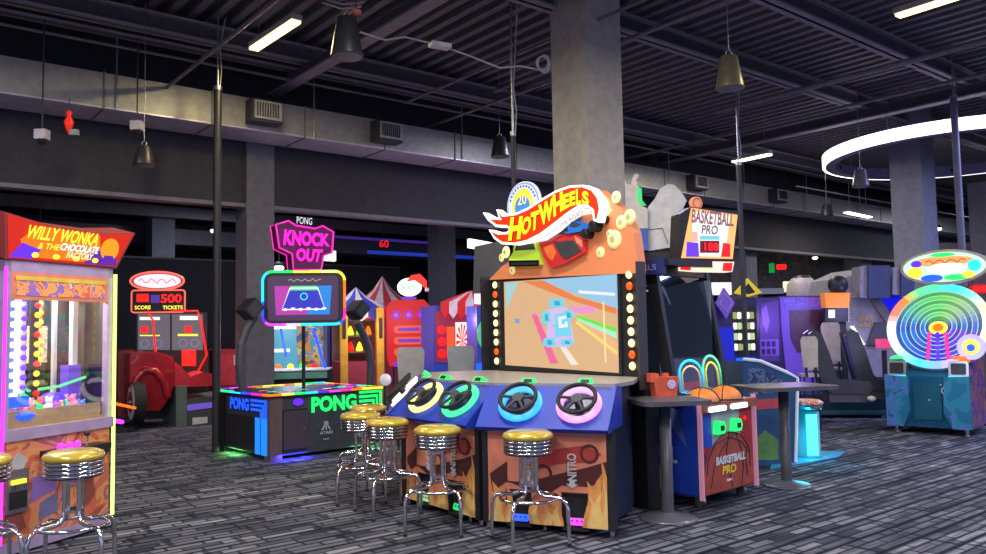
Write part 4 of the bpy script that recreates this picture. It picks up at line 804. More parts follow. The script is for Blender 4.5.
for x in (-.42, .29):
    m = MB(); m.box(x-.07, x+.07, .02, .16, 0, 2.0, mt('post_yellow', (.75, .45, .04), .5)); m.box(x-.03, x+.03, 0, .02, 1.4, 1.8, BLACK); m.build('post', t.o)
m = MB(); m.box(-.5, .36, .1, 1.1, 0, .95, mt('booth_red', (.35, .04, .08), .5)); m.box(-.5, .36, 1.05, 1.1, .95, 2.0, mt('booth_back', (.16, .10, .13), .6)); m.build('booth', t.o)
for i in range(3):
    m = MB(); m.box(-.34, .26, .5, .9, 1.12+.32*i, 1.14+.32*i, mt('shelf_brown', (.3, .16, .12), .5)); m.build('shelf', t.o)
    for j in range(3):
        o = MB(); c_ = [gRed, gYel, glow('lime_d', (.5, .9, .1), .9), gOr][(i+j) % 4]; o.lathe([(.001, .19), (.03, .16), (.05, .1), (.075, .03), (.06, 0), (.001, 0)], (-.2+.18*j, .6, 1.15+.32*i), c_, 12); o.build('target', t.o)
t = carn('carnival_booth', 386, 18.2, 'carnival booth with tall red and white striped tent behind the blue one')
m = MB(); tent(m, 0, .35, 2.2, .58, .62, RS, WS, 18, .25); m.build('tent_roof', t.o)
m = MB(); m.box(-.4, .4, 0, .45, 0, 2.15, mt('booth_red', (.35, .04, .08), .5)); m.build('booth', t.o)
t = carn('water_race_game', 409, 15.8, 'bright red glowing carnival game with round white sign and red cap on top', 10)
PR = glow('lit_red_panel', (.75, .05, .06), .75)
m = MB(); m.prism([(-.38, .85), (-.42, 1.0), (-.44, 2.0), (-.3, 2.15), (.3, 2.15), (.44, 2.0), (.42, 1.0), (.3, .84), (0, .8)], front(0), -.5, 0, PR); m.box(-.3, .3, .05, .5, 0, .85, mt('base_plum', (.1, .03, .08), .5)); m.build('cabinet', t.o)
m = MB(); m.prism([(-.33, .92), (.33, .92), (.3, .85), (-.28, .85)], front(0), 0, .01, gPur)
for k in range(3): z = 1.05+.22*k; m.prism(rrect(-.3, z, .3, z+.15, .07), front(0), 0, .012, glow('panel_orange', (1, .22, .08), .9)); m.prism(rrect(-.22, z+.04, .22, z+.11, .035), front(0), .012, .02, glow('panel_violet', (.3, .1, .6), .8))
for k in range(3): m.prism(circ(-.25+.25*k, 1.85, .08, n=16), front(0), 0, .012, gPur); m.prism(circ(-.25+.25*k, 1.85, .04, n=12), front(0), .012, .02, glow('panel_orange', (1, .22, .08), .9))
m.build('front_panel', t.o)
m = MB(); m.prism(circ(.02, 2.40, .24, .18, 28), front(-.02), -.1, 0, gW); m.ftube([(-.16+.035*i, 2.40+.04*sin(i*2.1)) for i in range(10)], front(-.03), .01, .016, gGrn, False); m.prism(circ(.0, 2.18, .16, .04, 20), front(-.02), 0, .01, glow('panel_violet', (.3, .1, .6), .8)); m.build('round_sign', t.o, 'white round glowing sign')
m = MB(); m.prism([(-.05, 2.5), (.05, 2.63), (.22, 2.66), (.36, 2.52), (.36, 2.35), (.28, 2.42), (.12, 2.53)], front(-.04), -.1, .02, mt('cap_red', (.8, .04, .02), .5, 0, .5, (.8, .05, .02))); m.ball((.36, -.05, 2.34), .045, WHITE, 10); m.build('cap', t.o, 'red cap on the sign')
t = carn('awning_game', 456, 15.2, 'carnival game with red and white awning beside a blue glowing side', 25)
m = MB(); m.box(-.45, .45, .02, .7, 0, 2.0, mt('blue_cab', (.03, .05, .3), .4, 0, .25, (.03, .1, .6)))
m.prism([(-.42, .95), (.42, .88), (.45, 1.0), (.45, 1.9), (-.42, 1.9)], front(0), 0, .02, glow('panel_dusky', (.4, .06, .12), .7)); m.build('cabinet', t.o)
m = MB(); f = front(0)
m.prism([(-.02, .98), (.25, .98), (.25, 1.68), (-.02, 1.68)], f, .02, .03, gW1)
for k in range(12):
    a0, a1 = 2*pi*k/12, 2*pi*(k+.5)/12; m.prism([(.115, 1.33), (.115+.13*cos(a0), 1.33+.32*sin(a0)), (.115+.13*cos(a1), 1.33+.32*sin(a1))], f, .03, .035, gRed)
m.prism([(-.2, 1.0), (-.04, 1.0), (-.04, 1.6), (-.2, 1.6)], f, .02, .03, glow('panel_orange', (1, .22, .08), .9))
for k in range(3): m.prism(circ(-.3, 1.1+.22*k, .08, n=16), f, .02, .03, gRed)
m.prism([(.28, 1.0), (.43, 1.0), (.43, 1.9), (.28, 1.8)], f, .02, .03, glow('panel_cyan', (.1, .35, .9), .8)); m.build('front_panel', t.o)
m = MB()
fa = front(-.12)
for k in range(6):
    a0, a1 = 441+8.2*k, 441+8.2*(k+1); mm = [glow('awn_red', (.9, .05, .05), .6), WS][k % 2]
    m.prism([t.loc2(*q, fa) for q in ((469+.6*k, 291), (470+.6*k, 291), (a1, 302), (a1, 312+k*.5), ((a0+a1)/2, 318+k*.5), (a0, 312+k*.5), (a0, 302))], fa, -.02, .0, mm)
m.build('awning', t.o)
t = carn('round_dial_game', 491, 14.0, 'blue and green dial game peeking out left of the racing screen', 20)
m = MB(); m.box(-.25, .3, .02, .6, 0, 1.95, mt('blue_cab', (.03, .05, .3), .4)); m.build('cabinet', t.o)
m = MB(); m.prism(circ(-.0, 1.45, .26, .32), front(0), 0, .03, glow('dial_green', (.15, .55, .35), .9)); m.prism(circ(0, 1.45, .18, .22), front(0), .03, .04, gCyan); m.prism(circ(0, 1.45, .12, .16), front(0), .04, .05, glow('panel_violet', (.3, .1, .6), .8)); m.build('dial', t.o)
m = MB(); m.prism([(-.3, 1.98), (.2, 1.94), (.2, 2.15), (-.3, 2.2)], front(0), 0, .05, gW1); m.prism([(-.3, 2.2), (.2, 2.15), (.2, 2.3), (-.2, 2.3)], front(0), 0, .05, gRed); m.box(-.28, .3, -.03, 0, .8, .95, gBlue); m.box(-.28, .2, -.03, 0, .65, .78, gRed); m.build('header', t.o)

def lamp(px, py, Y, e, c, r_=.15):     # unseen point light added for the glow of booths, signs and lit fronts
    l = bpy.data.lights.new('added_glow_light', 'POINT'); l.energy = e; l.color = c; l.shadow_soft_size = r_; o = bpy.data.objects.new('added_glow_light', l); COL.objects.link(o); o.location = at(px, py, Y)
lamp(367, 330, 15.3, 14, (1, .7, .4)); lamp(405, 320, 14.6, 14, (1, .4, .5)); lamp(456, 320, 14.2, 14, (1, .6, .9)); lamp(290, 330, 13.4, 12, (.7, .85, 1)); lamp(178, 345, 13.6, 12, (1, .25, .2)); lamp(790, 320, 13.2, 16, (.5, .3, 1)); lamp(870, 310, 13.3, 16, (.4, .4, 1)); lamp(930, 355, 10.0, 10, (.5, .6, 1))
# slim black monitor back beside the badge
p = at(491, 262, 9.2); t = Th('side_monitor', 'dark tilted monitor seen edge on at the left of the orange mountain panel', 'monitor', (p.x, p.y, 0), R(-30))
m = MB(); m.prism([(-.25, 1.95), (.25, 1.95), (.2, 2.55), (-.22, 2.5)], front(0), -.06, 0, mt('monitor_back', (.09, .09, .10), .4)); m.build('monitor_panel', t.o)
m = MB(); m.box(-.03, .03, .02, .08, 0, 2.0, BLACK); m.box(-.2, .2, -.1, .2, 0, .03, BLACK); m.build('stand', t.o)

# bar height chairs with pale backs
def chair(px, Y, rot, lb, col=(.42, .41, .39), zt=1.32, w_=.36):
    p = at(px, 360, Y); t = Th('bar_chair', lb, 'chair', (p.x, p.y, 0), R(rot), 'pale backed bar chairs'); cm = mt('chair_shell_%.2f' % col[2], col, .45)
    m = MB(); m.prism([(-w_/2+.02, .86), (w_/2-.02, .86), (w_/2, zt-.06), (w_/2-.03, zt), (-w_/2+.03, zt), (-w_/2, zt-.06)], Fr((0, 0, 0), (1, 0, 0), (0, .05, 1)), -.025, 0, cm); m.build('backrest', t.o)
    m = MB(); m.prism(rrect(-w_/2, .03, w_/2, .42, .05), topf(.76), 0, .04, cm); m.build('seat', t.o)
    for x in (-w_/2+.03, w_/2-.03):
        for y in (.06, .4): m = MB(); m.cyl((x, y, .76), (x*1.15, y*1.1-.02, 0), .014, BLACK, n=8); m.build('leg', t.o)
    m = MB(); m.tube([(-w_/2, .04, .3), (w_/2, .04, .3), (w_/2, .42, .3), (-w_/2, .42, .3)], .01, STEEL, 6, True); m.build('foot_rail', t.o)
    m = MB(); m.box(-w_/2+.04, -w_/2+.07, -.0, .05, .76, .9, BLACK); m.box(w_/2-.07, w_/2-.04, -.0, .05, .76, .9, BLACK); m.build('back_support', t.o); return t
chair(411, 10.4, 8, 'pale grey bar chair back just above the yellow steering wheel')
chair(461, 10.6, 2, 'pale grey bar chair back just above the green steering wheel', (.38, .42, .45))
chair(811, 11.6, -10, 'pale bar chair in front of the purple cabinets', (.5, .46, .42), 1.35, .24)
chair(833, 13.25, -10, 'pinkish bar chair half hidden behind the black racing seat', (.5, .34, .42), 1.55, .3)
t = carn('pedestal_cannon', 385, 12.2, 'small chrome ball light on a dark stand behind the neon table corner', 0); t.o['category'] = 'lamp'; t.o.name = 'ball_lamp'
m = MB(); m.lathe([(.001, 0), (.12, 0), (.1, .05), (.04, .1), (.04, .7), (.001, .72)], (0, 0, 0), BLACK, 16); m.build('stand', t.o)
m = MB(); m.ball((0, 0, .8), .09, mt('ball_light', (.7, .6, .75), .15, .3, .4, (1, .9, 1)), 18); m.build('ball', t.o)

# ================================================================== BASKETBALL MACHINE
t = Th('basketball_game', 'two player basketball arcade game with orange ball pads and white lit marquee', 'arcade machine', (1.70, 6.74, 0), R(43)); BK = t
f = front(0); BW, BD = .86, 1.0; NV = mt('navy_side', (.02, .04, .25), .4); GREYL = mt('panel_silver', (.42, .44, .48), .3, .2)
m = MB(); m.box(0, BW, .01, BD, .10, .80, mt('cab_maroon', (.25, .03, .04), .4)); m.build('cabinet', t.o)
for (x, y) in ((.1, .08), (BW-.1, .08), (.1, BD-.1), (BW-.1, BD-.1)):
    m = MB(); m.cyl((x-.02, y, .045), (x+.02, y, .045), .045, STEEL, n=18); m.box(x-.03, x+.03, y-.03, y+.03, .08, .11, STEEL); m.build('caster', t.o)
m = MB(); m.box(.02, BW-.02, -.004, .01, .11, .80, mt('front_red', (.42, .03, .03), .4)); m.prism([(.17, .42), (.62, .42), (.62, .80), (.17, .80)], f, .004, .007, GREYL)
m.prism([(.02, .50), (.17, .50), (.17, .78), (.02, .78)], f, .004, .007, BLUEP); m.prism([(.02, .11), (.10, .11), (.10, .4), (.02, .5)], f, .004, .006, mt('front_plum', (.12, .03, .12), .4))
BR = mt('ball_print', (.42, .08, .05), .45); bl = [(min(.84, max(.02, x)), max(.115, z)) for x, z in circ(.43, .22, .40, .38, 40)]; m.prism(bl, f, .007, .010, BR)
LN = BLACK
m.ring(f, .41, .30, .352, .340, .010, .012, LN, 40) if False else None
for P in ([(.41+.35*cos(a), .27+.33*sin(a)) for a in [pi*(.0+i/24) for i in range(25)]], [(.41, .60), (.36, .45), (.38, .3), (.44, .13)], [(.08, .40), (.2, .52), (.4, .56), (.6, .50), (.74, .38)], [(.11, .16), (.16, .32), (.28, .46), (.46, .57)], [(.52, .575), (.6, .42), (.62, .28), (.58, .13)], [(.69, .45), (.66, .35), (.68, .2)]):
    m.ftube([(min(.77, max(.03, x)), max(.118, z)) for x, z in [(a*1.04+.01, b) for a, b in P]], f, .011, .005, LN, False, 5)
m.text('BASKETBALL', f, .20, .34, .68, .41, WHITE, .018, .01, .06); m.text('PRO', f, .30, .25, .52, .325, YEL, .016, .01, .04); m.text('NBA', f, .38, .18, .46, .21, WHITE, .016) if False else m.box(.38, .46, -.014, -.01, .185, .205, WHITE)
m.build('front_art_panel', t.o, 'front panel with big basketball print')
for x in (.26, .53):
    m = MB(); m.prism([(x-.07, -.05), (x+.05, -.05), (x+.07, .0), (x+.05, .05), (x-.05, .06)], Fr((0, 0, .655), (1, 0, 0), (0, 0, 1)), .0, .05, gGrn); m.prism([(x-.02, -.025), (x+.04, -.025), (x+.04, .02), (x-.02, .02)], Fr((0, 0, .655), (1, 0, 0), (0, 0, 1)), .05, .054, BLACK); m.build('card_reader', t.o, 'green glowing card reader')
m = MB(); m.cyl((.70, -.01, .70), (.70, -.02, .70), .018, gRed, n=10); m.build('start_button', t.o)
m = MB(); m.box(-.02, .0, -.03, .01, .08, .90, mt('edge_pink', (.45, .2, .28), .4, 0, .3, (.8, .35, .5))); m.build('edge_trim', t.o, 'pink edge trim'); m = MB(); m.box(BW, BW+.02, -.03, .01, .08, .90, mt('edge_pink', (.45, .2, .28), .4, 0, .3, (.8, .35, .5))); m.build('edge_trim', t.o, 'pink edge trim')
# left side art
ls = leftf(-.0); m = MB(); m.box(-.012, 0, .0, BD, .1, .92, NV)
for P, mm in (([(-.95, .15), (-.8, .15), (-.72, .5), (-.8, .85), (-.95, .8)], mt('skin_print', (.55, .35, .25), .5)), ([(-.7, .45), (-.45, .35), (-.35, .55), (-.45, .75), (-.65, .8)], mt('brown_ball', (.28, .07, .05), .5)), ([(-.5, .12), (-.3, .12), (-.35, .32), (-.5, .35)], mt('peach_print', (.7, .5, .4), .5)), ([(-.3, .12), (-.02, .12), (-.02, .88), (-.22, .8), (-.3, .5)], BLUEP), ([(-.45, .75), (-.25, .65), (-.12, .5), (-.2, .8), (-.4, .9)], mt('pale_blue', (.25, .35, .75), .4))):
    m.prism(P, ls, .012, .015, mm)
m.text('BASKETBALL', ls, -.95, .36, -.22, .50, WHITE, .018, 0, .03); m.text('PRO', ls, -.92, .22, -.68, .33, YEL, .018, 0, .04); m.build('side_art_panel', t.o, 'blue side panel with white lettering')
m = MB(); m.prism([(-.01, .80), (BW+.01, .80), (BW+.01, .87), (-.01, .87)], f, -.30, .05, mt('ledge_brown', (.32, .10, .07), .4)); m.build('ledge', t.o)
for x in (.20, .55):
    m = MB(); m.prism(rrect(x-.14, .80, x+.13, .845, .02), front(-.05), 0, .012, gW); m.build('ledge_light', t.o, 'white lit strip')
OB = mt('ball_orange', (.85, .25, .04), .5)
for x in (.20, .57):
    m = MB(); c = V((x, .10, .87)); m.dome(c, .15, OB, 'z', .8, 28)
    for a in (0, pi/2): m.tube([c+V((.156*cos(q)*cos(a+.4), .156*cos(q)*sin(a+.4), .125*sin(q))) for q in [pi*i/14 for i in range(15)]], .004, BLACK, 5)
    m.tube([c+V((.158*cos(q), .158*sin(q), .006)) for q in [2*pi*i/24 for i in range(24)]], .008, BLACK, 6, True); m.build('ball_pad', t.o, 'orange half basketball pad')
m = MB(); m.box(0, BW, .26, BD, .80, .95, BLACK)
fu = Fr((0, .25, .93), (1, 0, 0), (0, .16, 1)); 
for x in (-.0, BW-.05): m.prism([(x, 0), (x+.05, 0), (x+.05, 1.14), (x, 1.14)], fu, -.08, .03, BLACK)
m.prism([(0, 1.06), (BW, 1.06), (BW, 1.15), (0, 1.15)], fu, -.5, .02, BLACK); m.box(0, BW, BD-.06, BD, .9, 2.06, mt('inner_dark', (.03, .035, .05), .5)); m.box(0, .02, .9, BD, .9, 2.06, BLACK); m.build('upper_case', t.o)
m = MB(); m.prism([(.06, .02), (BW-.06, .02), (BW-.06, 1.06), (.06, 1.06)], fu, .0, .006, DGLASS); m.build('front_glass', t.o)
m = MB(); g_w = glow('lane_white', (.45, .55, .65), .7)
for k in range(3): m.tube([(.12, .9-.05*k, 1.93-.05*k), (.4, .85-.05*k, 1.97-.05*k), (.55, .8-.05*k, 2.0-.05*k), (.68, .8-.04*k, 1.9-.08*k)], .008, g_w, 5)
m.box(.08, .13, .8, .85, 1.1, 1.9, glow('violet_bar', (.12, .12, .6), .8)); m.box(.16, .7, .96, .98, 1.25, 1.8, glow('dim_court_glow', (.16, .20, .28), .6)); m.box(BW-.07, BW-.055, .35, .95, 1.0, 1.95, mt('court_side_glow', (.12, .14, .18), .5, 0, .35, (.14, .17, .25))); m.build('inner_court', t.o)  # right inner wall added as a glowing panel; court glow stands for inner lighting
m = MB(); ft = Fr((0, .285, .95), (1, 0, 0), (0, .1, 1))
ar = lambda x, w_, h_: [(x, 0), (x, h_*.55)] + [(x+w_/2-w_/2*cos(a), h_*.55+h_*.45*sin(a)) for a in [pi*i/8 for i in range(1, 8)]] + [(x+w_, h_*.55), (x+w_, 0)]
m.ftube(ar(.14, .36, .27), ft, .02, .012, gCyan); m.ftube(ar(.18, .28, .22), ft, .02, .009, glow('arch_warm', (1, .8, .5), 1.2)); m.ftube(ar(.52, .28, .30), ft, .02, .012, glow('arch_teal', (.3, .9, .6), 1.2)); m.ftube(ar(.56, .20, .24), ft, .02, .009, gYel); m.prism([(.19, .01), (.45, .01), (.45, .08), (.19, .08)], ft, 0, .01, glow('red_band', (.8, .12, .12), .9)); m.build('score_arch', t.o, 'rainbow neon arches')
# header and marquee
hd = fr_at(t, at(680, 262, 7.3), R(20))
m = MB(); hs = leftf(-.02); m.box(-.06, -.0, .28, BD, 1.98, 2.12, mt('header_navy', (.015, .03, .15), .4)); m.box(-.0, BW, .25, BD, 2.06, 2.12, BLACK); m.text('BASKETBALLS', leftf(-.06), -.95, 2.02, -.34, 2.07, mt('pale_header', (.2, .3, .6), .4), .004, 0, .01); m.build('header_rail', t.o)
def q3(a, b): return t.loc2(a, b, hd)
m = MB()
P = [q3(*p_) for p_ in ((678, 262), (733, 262), (739, 211), (691, 207), (680, 214))]; m.prism(P, hd, -.15, 0, BLACK); m.prism([q3(*p_) for p_ in ((681, 258), (732, 259), (737, 215), (691, 208))], hd, 0, .01, glow('mq_amber', (1, .62, .28), 1.2)); m.prism([q3(*p_) for p_ in ((690, 256), (724, 257), (729, 216), (693, 211))], hd, .01, .015, gW1)
m.prism([q3(*p_) for p_ in ((685, 257), (698, 257), (697, 243), (686, 242))], hd, .015, .02, glow('mq_violet', (.3, .12, .9), 1)); m.prism([q3(*p_) for p_ in ((720, 257), (729, 257), (729, 244), (722, 243))], hd, .015, .02, gRed); m.prism([q3(*p_) for p_ in ((690, 242), (697, 242), (696, 232), (690, 232))], hd, .015, .02, glow('mq_skin', (.9, .6, .5), 1))
m.prism([q3(*p_) for p_ in ((699, 253), (718, 253), (718, 241), (699, 241))], hd, .015, .02, glow('score_bg', (.2, .02, .05), .8)); m.text('188', hd, *q3(703, 251), *q3(717, 243), gRed, .025, 0, .03)
m.prism([q3(*p_) for p_ in ((699, 240), (718, 240), (718, 236), (699, 236))], hd, .015, .02, glow('mq_teal', (.3, .7, .75), 1))
dkp = mt('mq_print', (.25, .12, .2), .5)
t.tq(m, 'BASKETBALL', (690, 223), (732, 227), (733, 214), (691, 209), hd, mt('mq_print2', (.45, .15, .2), .4), .022, .03); t.tq(m, 'PRO', (700, 234), (716, 235), (717, 226), (701, 225), hd, dkp, .022, .02)
m.prism([q3(*p_) for p_ in ((678, 271), (731, 272), (733, 262), (679, 261))], hd, -.1, .02, glow('mq_lower', (1, .85, .75), 1.2)); m.prism([q3(*p_) for p_ in ((679, 270), (689, 270.5), (690, 262), (680, 261.5))], hd, .02, .025, gRed); m.prism([q3(*p_) for p_ in ((721, 271), (730, 271.5), (731, 263), (722, 263))], hd, .02, .025, gRed); m.prism([q3(*p_) for p_ in ((699, 269), (711, 269), (708, 264), (704, 264))], hd, .02, .025, gYel)
m.build('marquee', t.o, 'white and orange lit marquee with red digits')
m = MB(); cx, cz = q3(697, 203); m.prism(circ(cx, cz, .06), hd, -.04, 0, mt('small_ball', (.8, .3, .15), .5, 0, .3, (.9, .35, .15))); m.ftube(circ(cx, cz, .045, n=14), hd, .004, .004, BR); m.build('ball_emblem', t.o, 'small orange ball cut out on top')

# grey cut out sign on the cabinet behind
p = at(665, 300, 8.7); t = Th('backside_sign_cabinet', 'dark cabinet with big grey cloud shaped sign back beside the orange mountain panel', 'arcade machine', (p.x, p.y, 0), R(-8)); f = front(0)
g3 = lambda a, b: (620+a/4.264, 170+b/4.262)
CG = mt('cutout_grey', (.72, .70, .68), .5)
m = MB(); t.poly(m, [g3(*p_) for p_ in ((118, 345), (118, 160), (150, 120), (170, 80), (205, 58), (235, 65), (262, 95), (285, 130), (268, 165), (248, 190), (235, 250), (215, 330))], f, -.03, 0, CG)
for (a, b) in (((180, 248), (205, 315)), ((120, 255), (180, 248))):
    a_ = t.loc2(*g3(*a), f); b_ = t.loc2(*g3(*b), f); m.cyl(f.p(*a_, .005), f.p(*b_, .005), .004, DARK, n=5)
m.build('cloud_cutout', t.o, 'grey back of the cloud cutout')
m = MB(); t.poly(m, [g3(*p_) for p_ in ((20, 40), (28, 60), (45, 62), (58, 20), (72, 14), (82, 22), (68, 45), (75, 70), (92, 90), (88, 150), (118, 165), (118, 250), (60, 250), (25, 200), (22, 90))], front(-.08), -.03, 0, mt('horned_grey', (.68, .62, .56), .5)); t.poly(m, [g3(*p_) for p_ in ((74, 70), (92, 78), (95, 130), (112, 152), (90, 152), (76, 130))], front(-.09), 0, .01, glow('green_edge', (.1, .8, .3), .9)); t.poly(m, [g3(*p_) for p_ in ((62, 250), (118, 248), (120, 342), (75, 345))], front(-.09), 0, .01, mt('sign_blue', (.05, .16, .55), .4)); m.build('horned_cutout', t.o, 'grey cutout with green lit edge')
m = MB(); x0, z0 = t.loc2(*g3(70, 375), f); x1, z1 = t.loc2(*g3(240, 345), f); m.box(x0, x1, .0, .12, 0, z1, mt('cab_black2', (.02, .02, .03), .4)); m.build('cabinet', t.o)
m = MB(); a = t.loc2(646, 358, f); 
m.prism([t.loc2(*p_, f) for p_ in ((650, 288), (662, 288), (664, 312), (652, 312))], f, 0, .01, BLUEP); m.prism([t.loc2(*p_, f) for p_ in ((649, 343), (665, 342), (664, 316), (649, 316))], f, 0, .01, mt('poster_pale', (.55, .6, .75), .4, 0, .3, (.5, .6, .8))); m.prism([t.loc2(*p_, f) for p_ in ((655, 330), (660, 330), (660, 324), (655, 324))], f, .01, .02, gRed)
m.prism([t.loc2(*p_, f) for p_ in ((648, 368), (668, 368), (668, 359), (648, 359))], f, 0, .01, mt('yellow_band', (.5, .38, .12), .4)); m.ftube([t.loc2(*p_, f) for p_ in ((647, 296), (654, 306), (662, 306))], f, .01, .01, gW1, False); m.prism([t.loc2(*p_, f) for p_ in ((645, 291), (658, 285), (658, 282), (645, 287))], f, .01, .02, gW1); m.build('side_posters', t.o)

# ================================================================== PEDESTAL TABLES
TT = mt('table_top_grey', (.09, .09, .105), .35)
def ptable(px, py, rot, lx, ly, lb, ox=0, oy=0):
    p = fl(px, py); t = Th('pedestal_table', lb, 'table', p, R(rot), 'dark pedestal tables')
    m = MB(); m.prism(rrect(ox-lx/2, oy-ly/2, ox+lx/2, oy+ly/2, .06), topf(.91), 0, .035, TT); m.build('table_top', t.o)
    m = MB(); m.lathe([(.055, .03), (.05, .1), (.048, .91), (.001, .91)], (0, 0, 0), TT, 24); m.build('column', t.o)
    m = MB(); m.lathe([(.001, .05), (.06, .05), (.10, .035), (.2, .018), (.235, .006), (.235, 0), (.001, 0)], (0, 0, 0), mt('table_base', (.15, .15, .17), .3, .3), 36); m.build('base', t.o); return t
t1 = ptable(668, 518, 10, .56, .56, 'dark pedestal table holding the orange box in front of the basketball game', .02)
t2 = ptable(787, 485, 15, .84, .6, 'dark pedestal table right of the basketball game, nothing on it')
p = t1.loc; c = atz(664, 396, .945); t = Th('snack_box', 'orange red paper basket with round white logo on the left pedestal table', 'box', (c.x, c.y, .945), R(12))
OR2 = mt('basket_red', (.75, .12, .06), .5)
m = MB()
m.prism([(-.09, -.05), (.09, -.05), (.09, .05), (-.09, .05)], topf(0), 0, .16, OR2, [(-.11, -.065), (.11, -.065), (.11, .065), (-.11, .065)]); m.build('carton', t.o)
m = MB(); m.box(-.13, -.06, -.05, .05, .12, .19, OR2); m.box(.0, .04, -.02, .03, .15, .19, OR2); m.build('napkins', t.o)
m = MB(); m.prism(circ(.04, .10, .035), front(-.068), 0, .004, WHITE); m.ftube(circ(.04, .10, .02, n=12), front(-.068), .005, .003, gPur); m.build('logo', t.o, 'white round logo')
c = atz(676, 395, .945)
m = MB(); m.box(c.x+.02, c.x+.12, c.y-.04, c.y+.0, .946, .955, BLACK, .5); m.box(c.x+.07, c.x+.12, c.y-.03, c.y-.01, .956, .962, WHITE, .5); tag(m.build('pen_tray'), 'small black tray with white tip beside the orange box on the table', 'tray')

# ================================================================== GAME WITH CYAN LIT STOOL (right of basketball)
p = fl(742, 468); t = Th('sloped_game_cabinet', 'blue green game cabinet with white curved edge behind the right pedestal table', 'arcade machine', p, R(18))
f = front(0); m = MB(); pr = [t.loc2(*q_, f) for q_ in ((743, 468), (782, 468), (797, 462), (797, 378), (786, 374), (760, 363), (743, 361))]
m.prism(pr, f, -1.0, 0, mt('teal_cab', (.03, .10, .22), .4)); m.build('cabinet', t.o)
m = MB(); m.ftube([t.loc2(*q_, f) for q_ in ((743, 359), (760, 361), (786, 372), (797, 378), (795, 462))], f, .01, .018, mt('white_edge', (.6, .65, .75), .4, 0, .3, (.6, .7, .9)), False); m.build('edge_trim', t.o)
m = MB(); m.prism([t.loc2(*q_, f) for q_ in ((752, 460), (778, 460), (778, 440), (765, 430), (752, 442))], f, 0, .005, mt('green_print', (.15, .35, .08), .5)); m.prism([t.loc2(*q_, f) for q_ in ((752, 410), (778, 408), (778, 398), (752, 400))], f, 0, .005, mt('red_letter', (.6, .08, .1), .5)); m.prism([t.loc2(*q_, f) for q_ in ((748, 395), (780, 392), (782, 380), (760, 368), (748, 368))], f, 0, .004, art('blue_swirl', [(.05, .10, .2), (.12, .2, .35), (.03, .05, .1), (.2, .3, .5)], 7)); m.build('side_print', t.o)
p = fl(808, 457); t = Th('glowing_stool', 'stool with red speckled seat on a cyan glowing drum base', 'stool', p, 0)
m = MB(); m.lathe([(.13, 0), (.16, 0), (.16, .03), (.14, .03), (.14, .52), (.001, .54)], (0, 0, 0), mt('drum_teal', (.02, .2, .25), .4, 0, .3, (0, .35, .45)), 28); m.build('drum', t.o)
m = MB(); m.prism([(-.06, .04), (.06, .04), (.06, .5), (-.06, .5)], front(-.142), 0, .006, glow('stool_cyan', (.15, 1, 1), 2.4)); m.build('light_panel', t.o, 'cyan lit panel')
m = MB(); m.lathe([(.001, .66), (.15, .655), (.19, .63), (.19, .61), (.001, .60)], (0, 0, 0), art('seat_speckle', [(.5, .08, .04), (.7, .2, .1), (.8, .6, .5), (.4, .05, .03)], 18), 28); m.lathe([(.185, .605), (.185, .57), (.15, .55), (.001, .54)], (0, 0, 0), CHROME, 28); m.build('seat', t.o, 'red and white speckled seat')
l = bpy.data.lights.new('stool_glow', 'POINT'); l.energy = 7; l.color = (0, .6, 1); l.shadow_soft_size = .1; o = bpy.data.objects.new('stool_glow', l); COL.objects.link(o); o.parent = t.o; o.location = (-.05, -.3, .3)
m = MB(); a = fl(770, 470); m.prism([(a.x, a.y), (fl(838, 458).x, fl(838, 458).y), (fl(846, 452).x, fl(846, 452).y), (a.x+.5, a.y+1.2)], topf(0), .002, .012, mt('blue_glow_mat', (.02, .3, .5), .5)); tag(m.build('floor_mat'), 'thin blue floor plate with the cyan light of the glowing stool in its colour', 'mat')  # blue plate with the stool's cyan light on the floor put into its colour

# ================================================================== PURPLE CABINETS further back
def bgcab(name, px0, px1, py0, Y, rot, dep, lb, mat, cat='arcade machine'):
    a = at(px0, py0, Y); b = at(px1, py0, Y); e = V((cos(R(rot)), sin(R(rot)), 0))
    # solve width so that the right edge meets the second sight line
    r = ray(px1, py0); r2 = V((r.x/r.y, 1, 0)); # x = r2.x*y
    s = (r2.x*a.y-a.x)/(e.x-r2.x*e.y); t = Th(name, lb, cat, (a.x, a.y, 0), R(rot)); t.w = s; t.h = a.z
    m = MB(); m.box(0, s, .0, dep, 0, a.z, mat); m.build('cabinet', t.o); return t
PUR = mt('purple_skin', (.16, .08, .5), .4, 0, .25, (.16, .08, .7)); PUD = mt('purple_dark', (.05, .03, .12), .4)
t = bgcab('purple_cabinet', 778, 828, 296, 14.0, 14, 1.0, 'large purple framed cabinet with brown mesh window behind the right table', PUD)
f = front(0); m = MB(); w_, h_ = t.w, t.h
m.prism([(.12, .3), (w_-.02, .2), (w_-.0, h_-.02), (.03, h_-.02), (.03, 1.5)], f, 0, .02, PUR); m.prism([(.2, h_-.25), (w_-.18, h_-.25), (w_-.16, h_-.95), (.32, h_-1.0), (.2, h_-.75)], f, .02, .03, art('mesh_brown', [(.08, .03, .08), (.13, .05, .09), (.06, .03, .07)], 30)); m.prism([(.1, h_-.2), (w_-.05, h_-.2), (w_-.05, h_-.04), (.1, h_-.04)], f, .02, .028, art('purple_band', [(.14, .06, .45), (.2, .12, .6), (.1, .05, .35)], 20, .3)); m.build('frame', t.o, 'purple frame')
t = bgcab('purple_cabinet', 755, 779, 298, 13.6, 14, 1.0, 'narrow dark cabinet with violet side picture and letters, left of the mesh window', PUD)
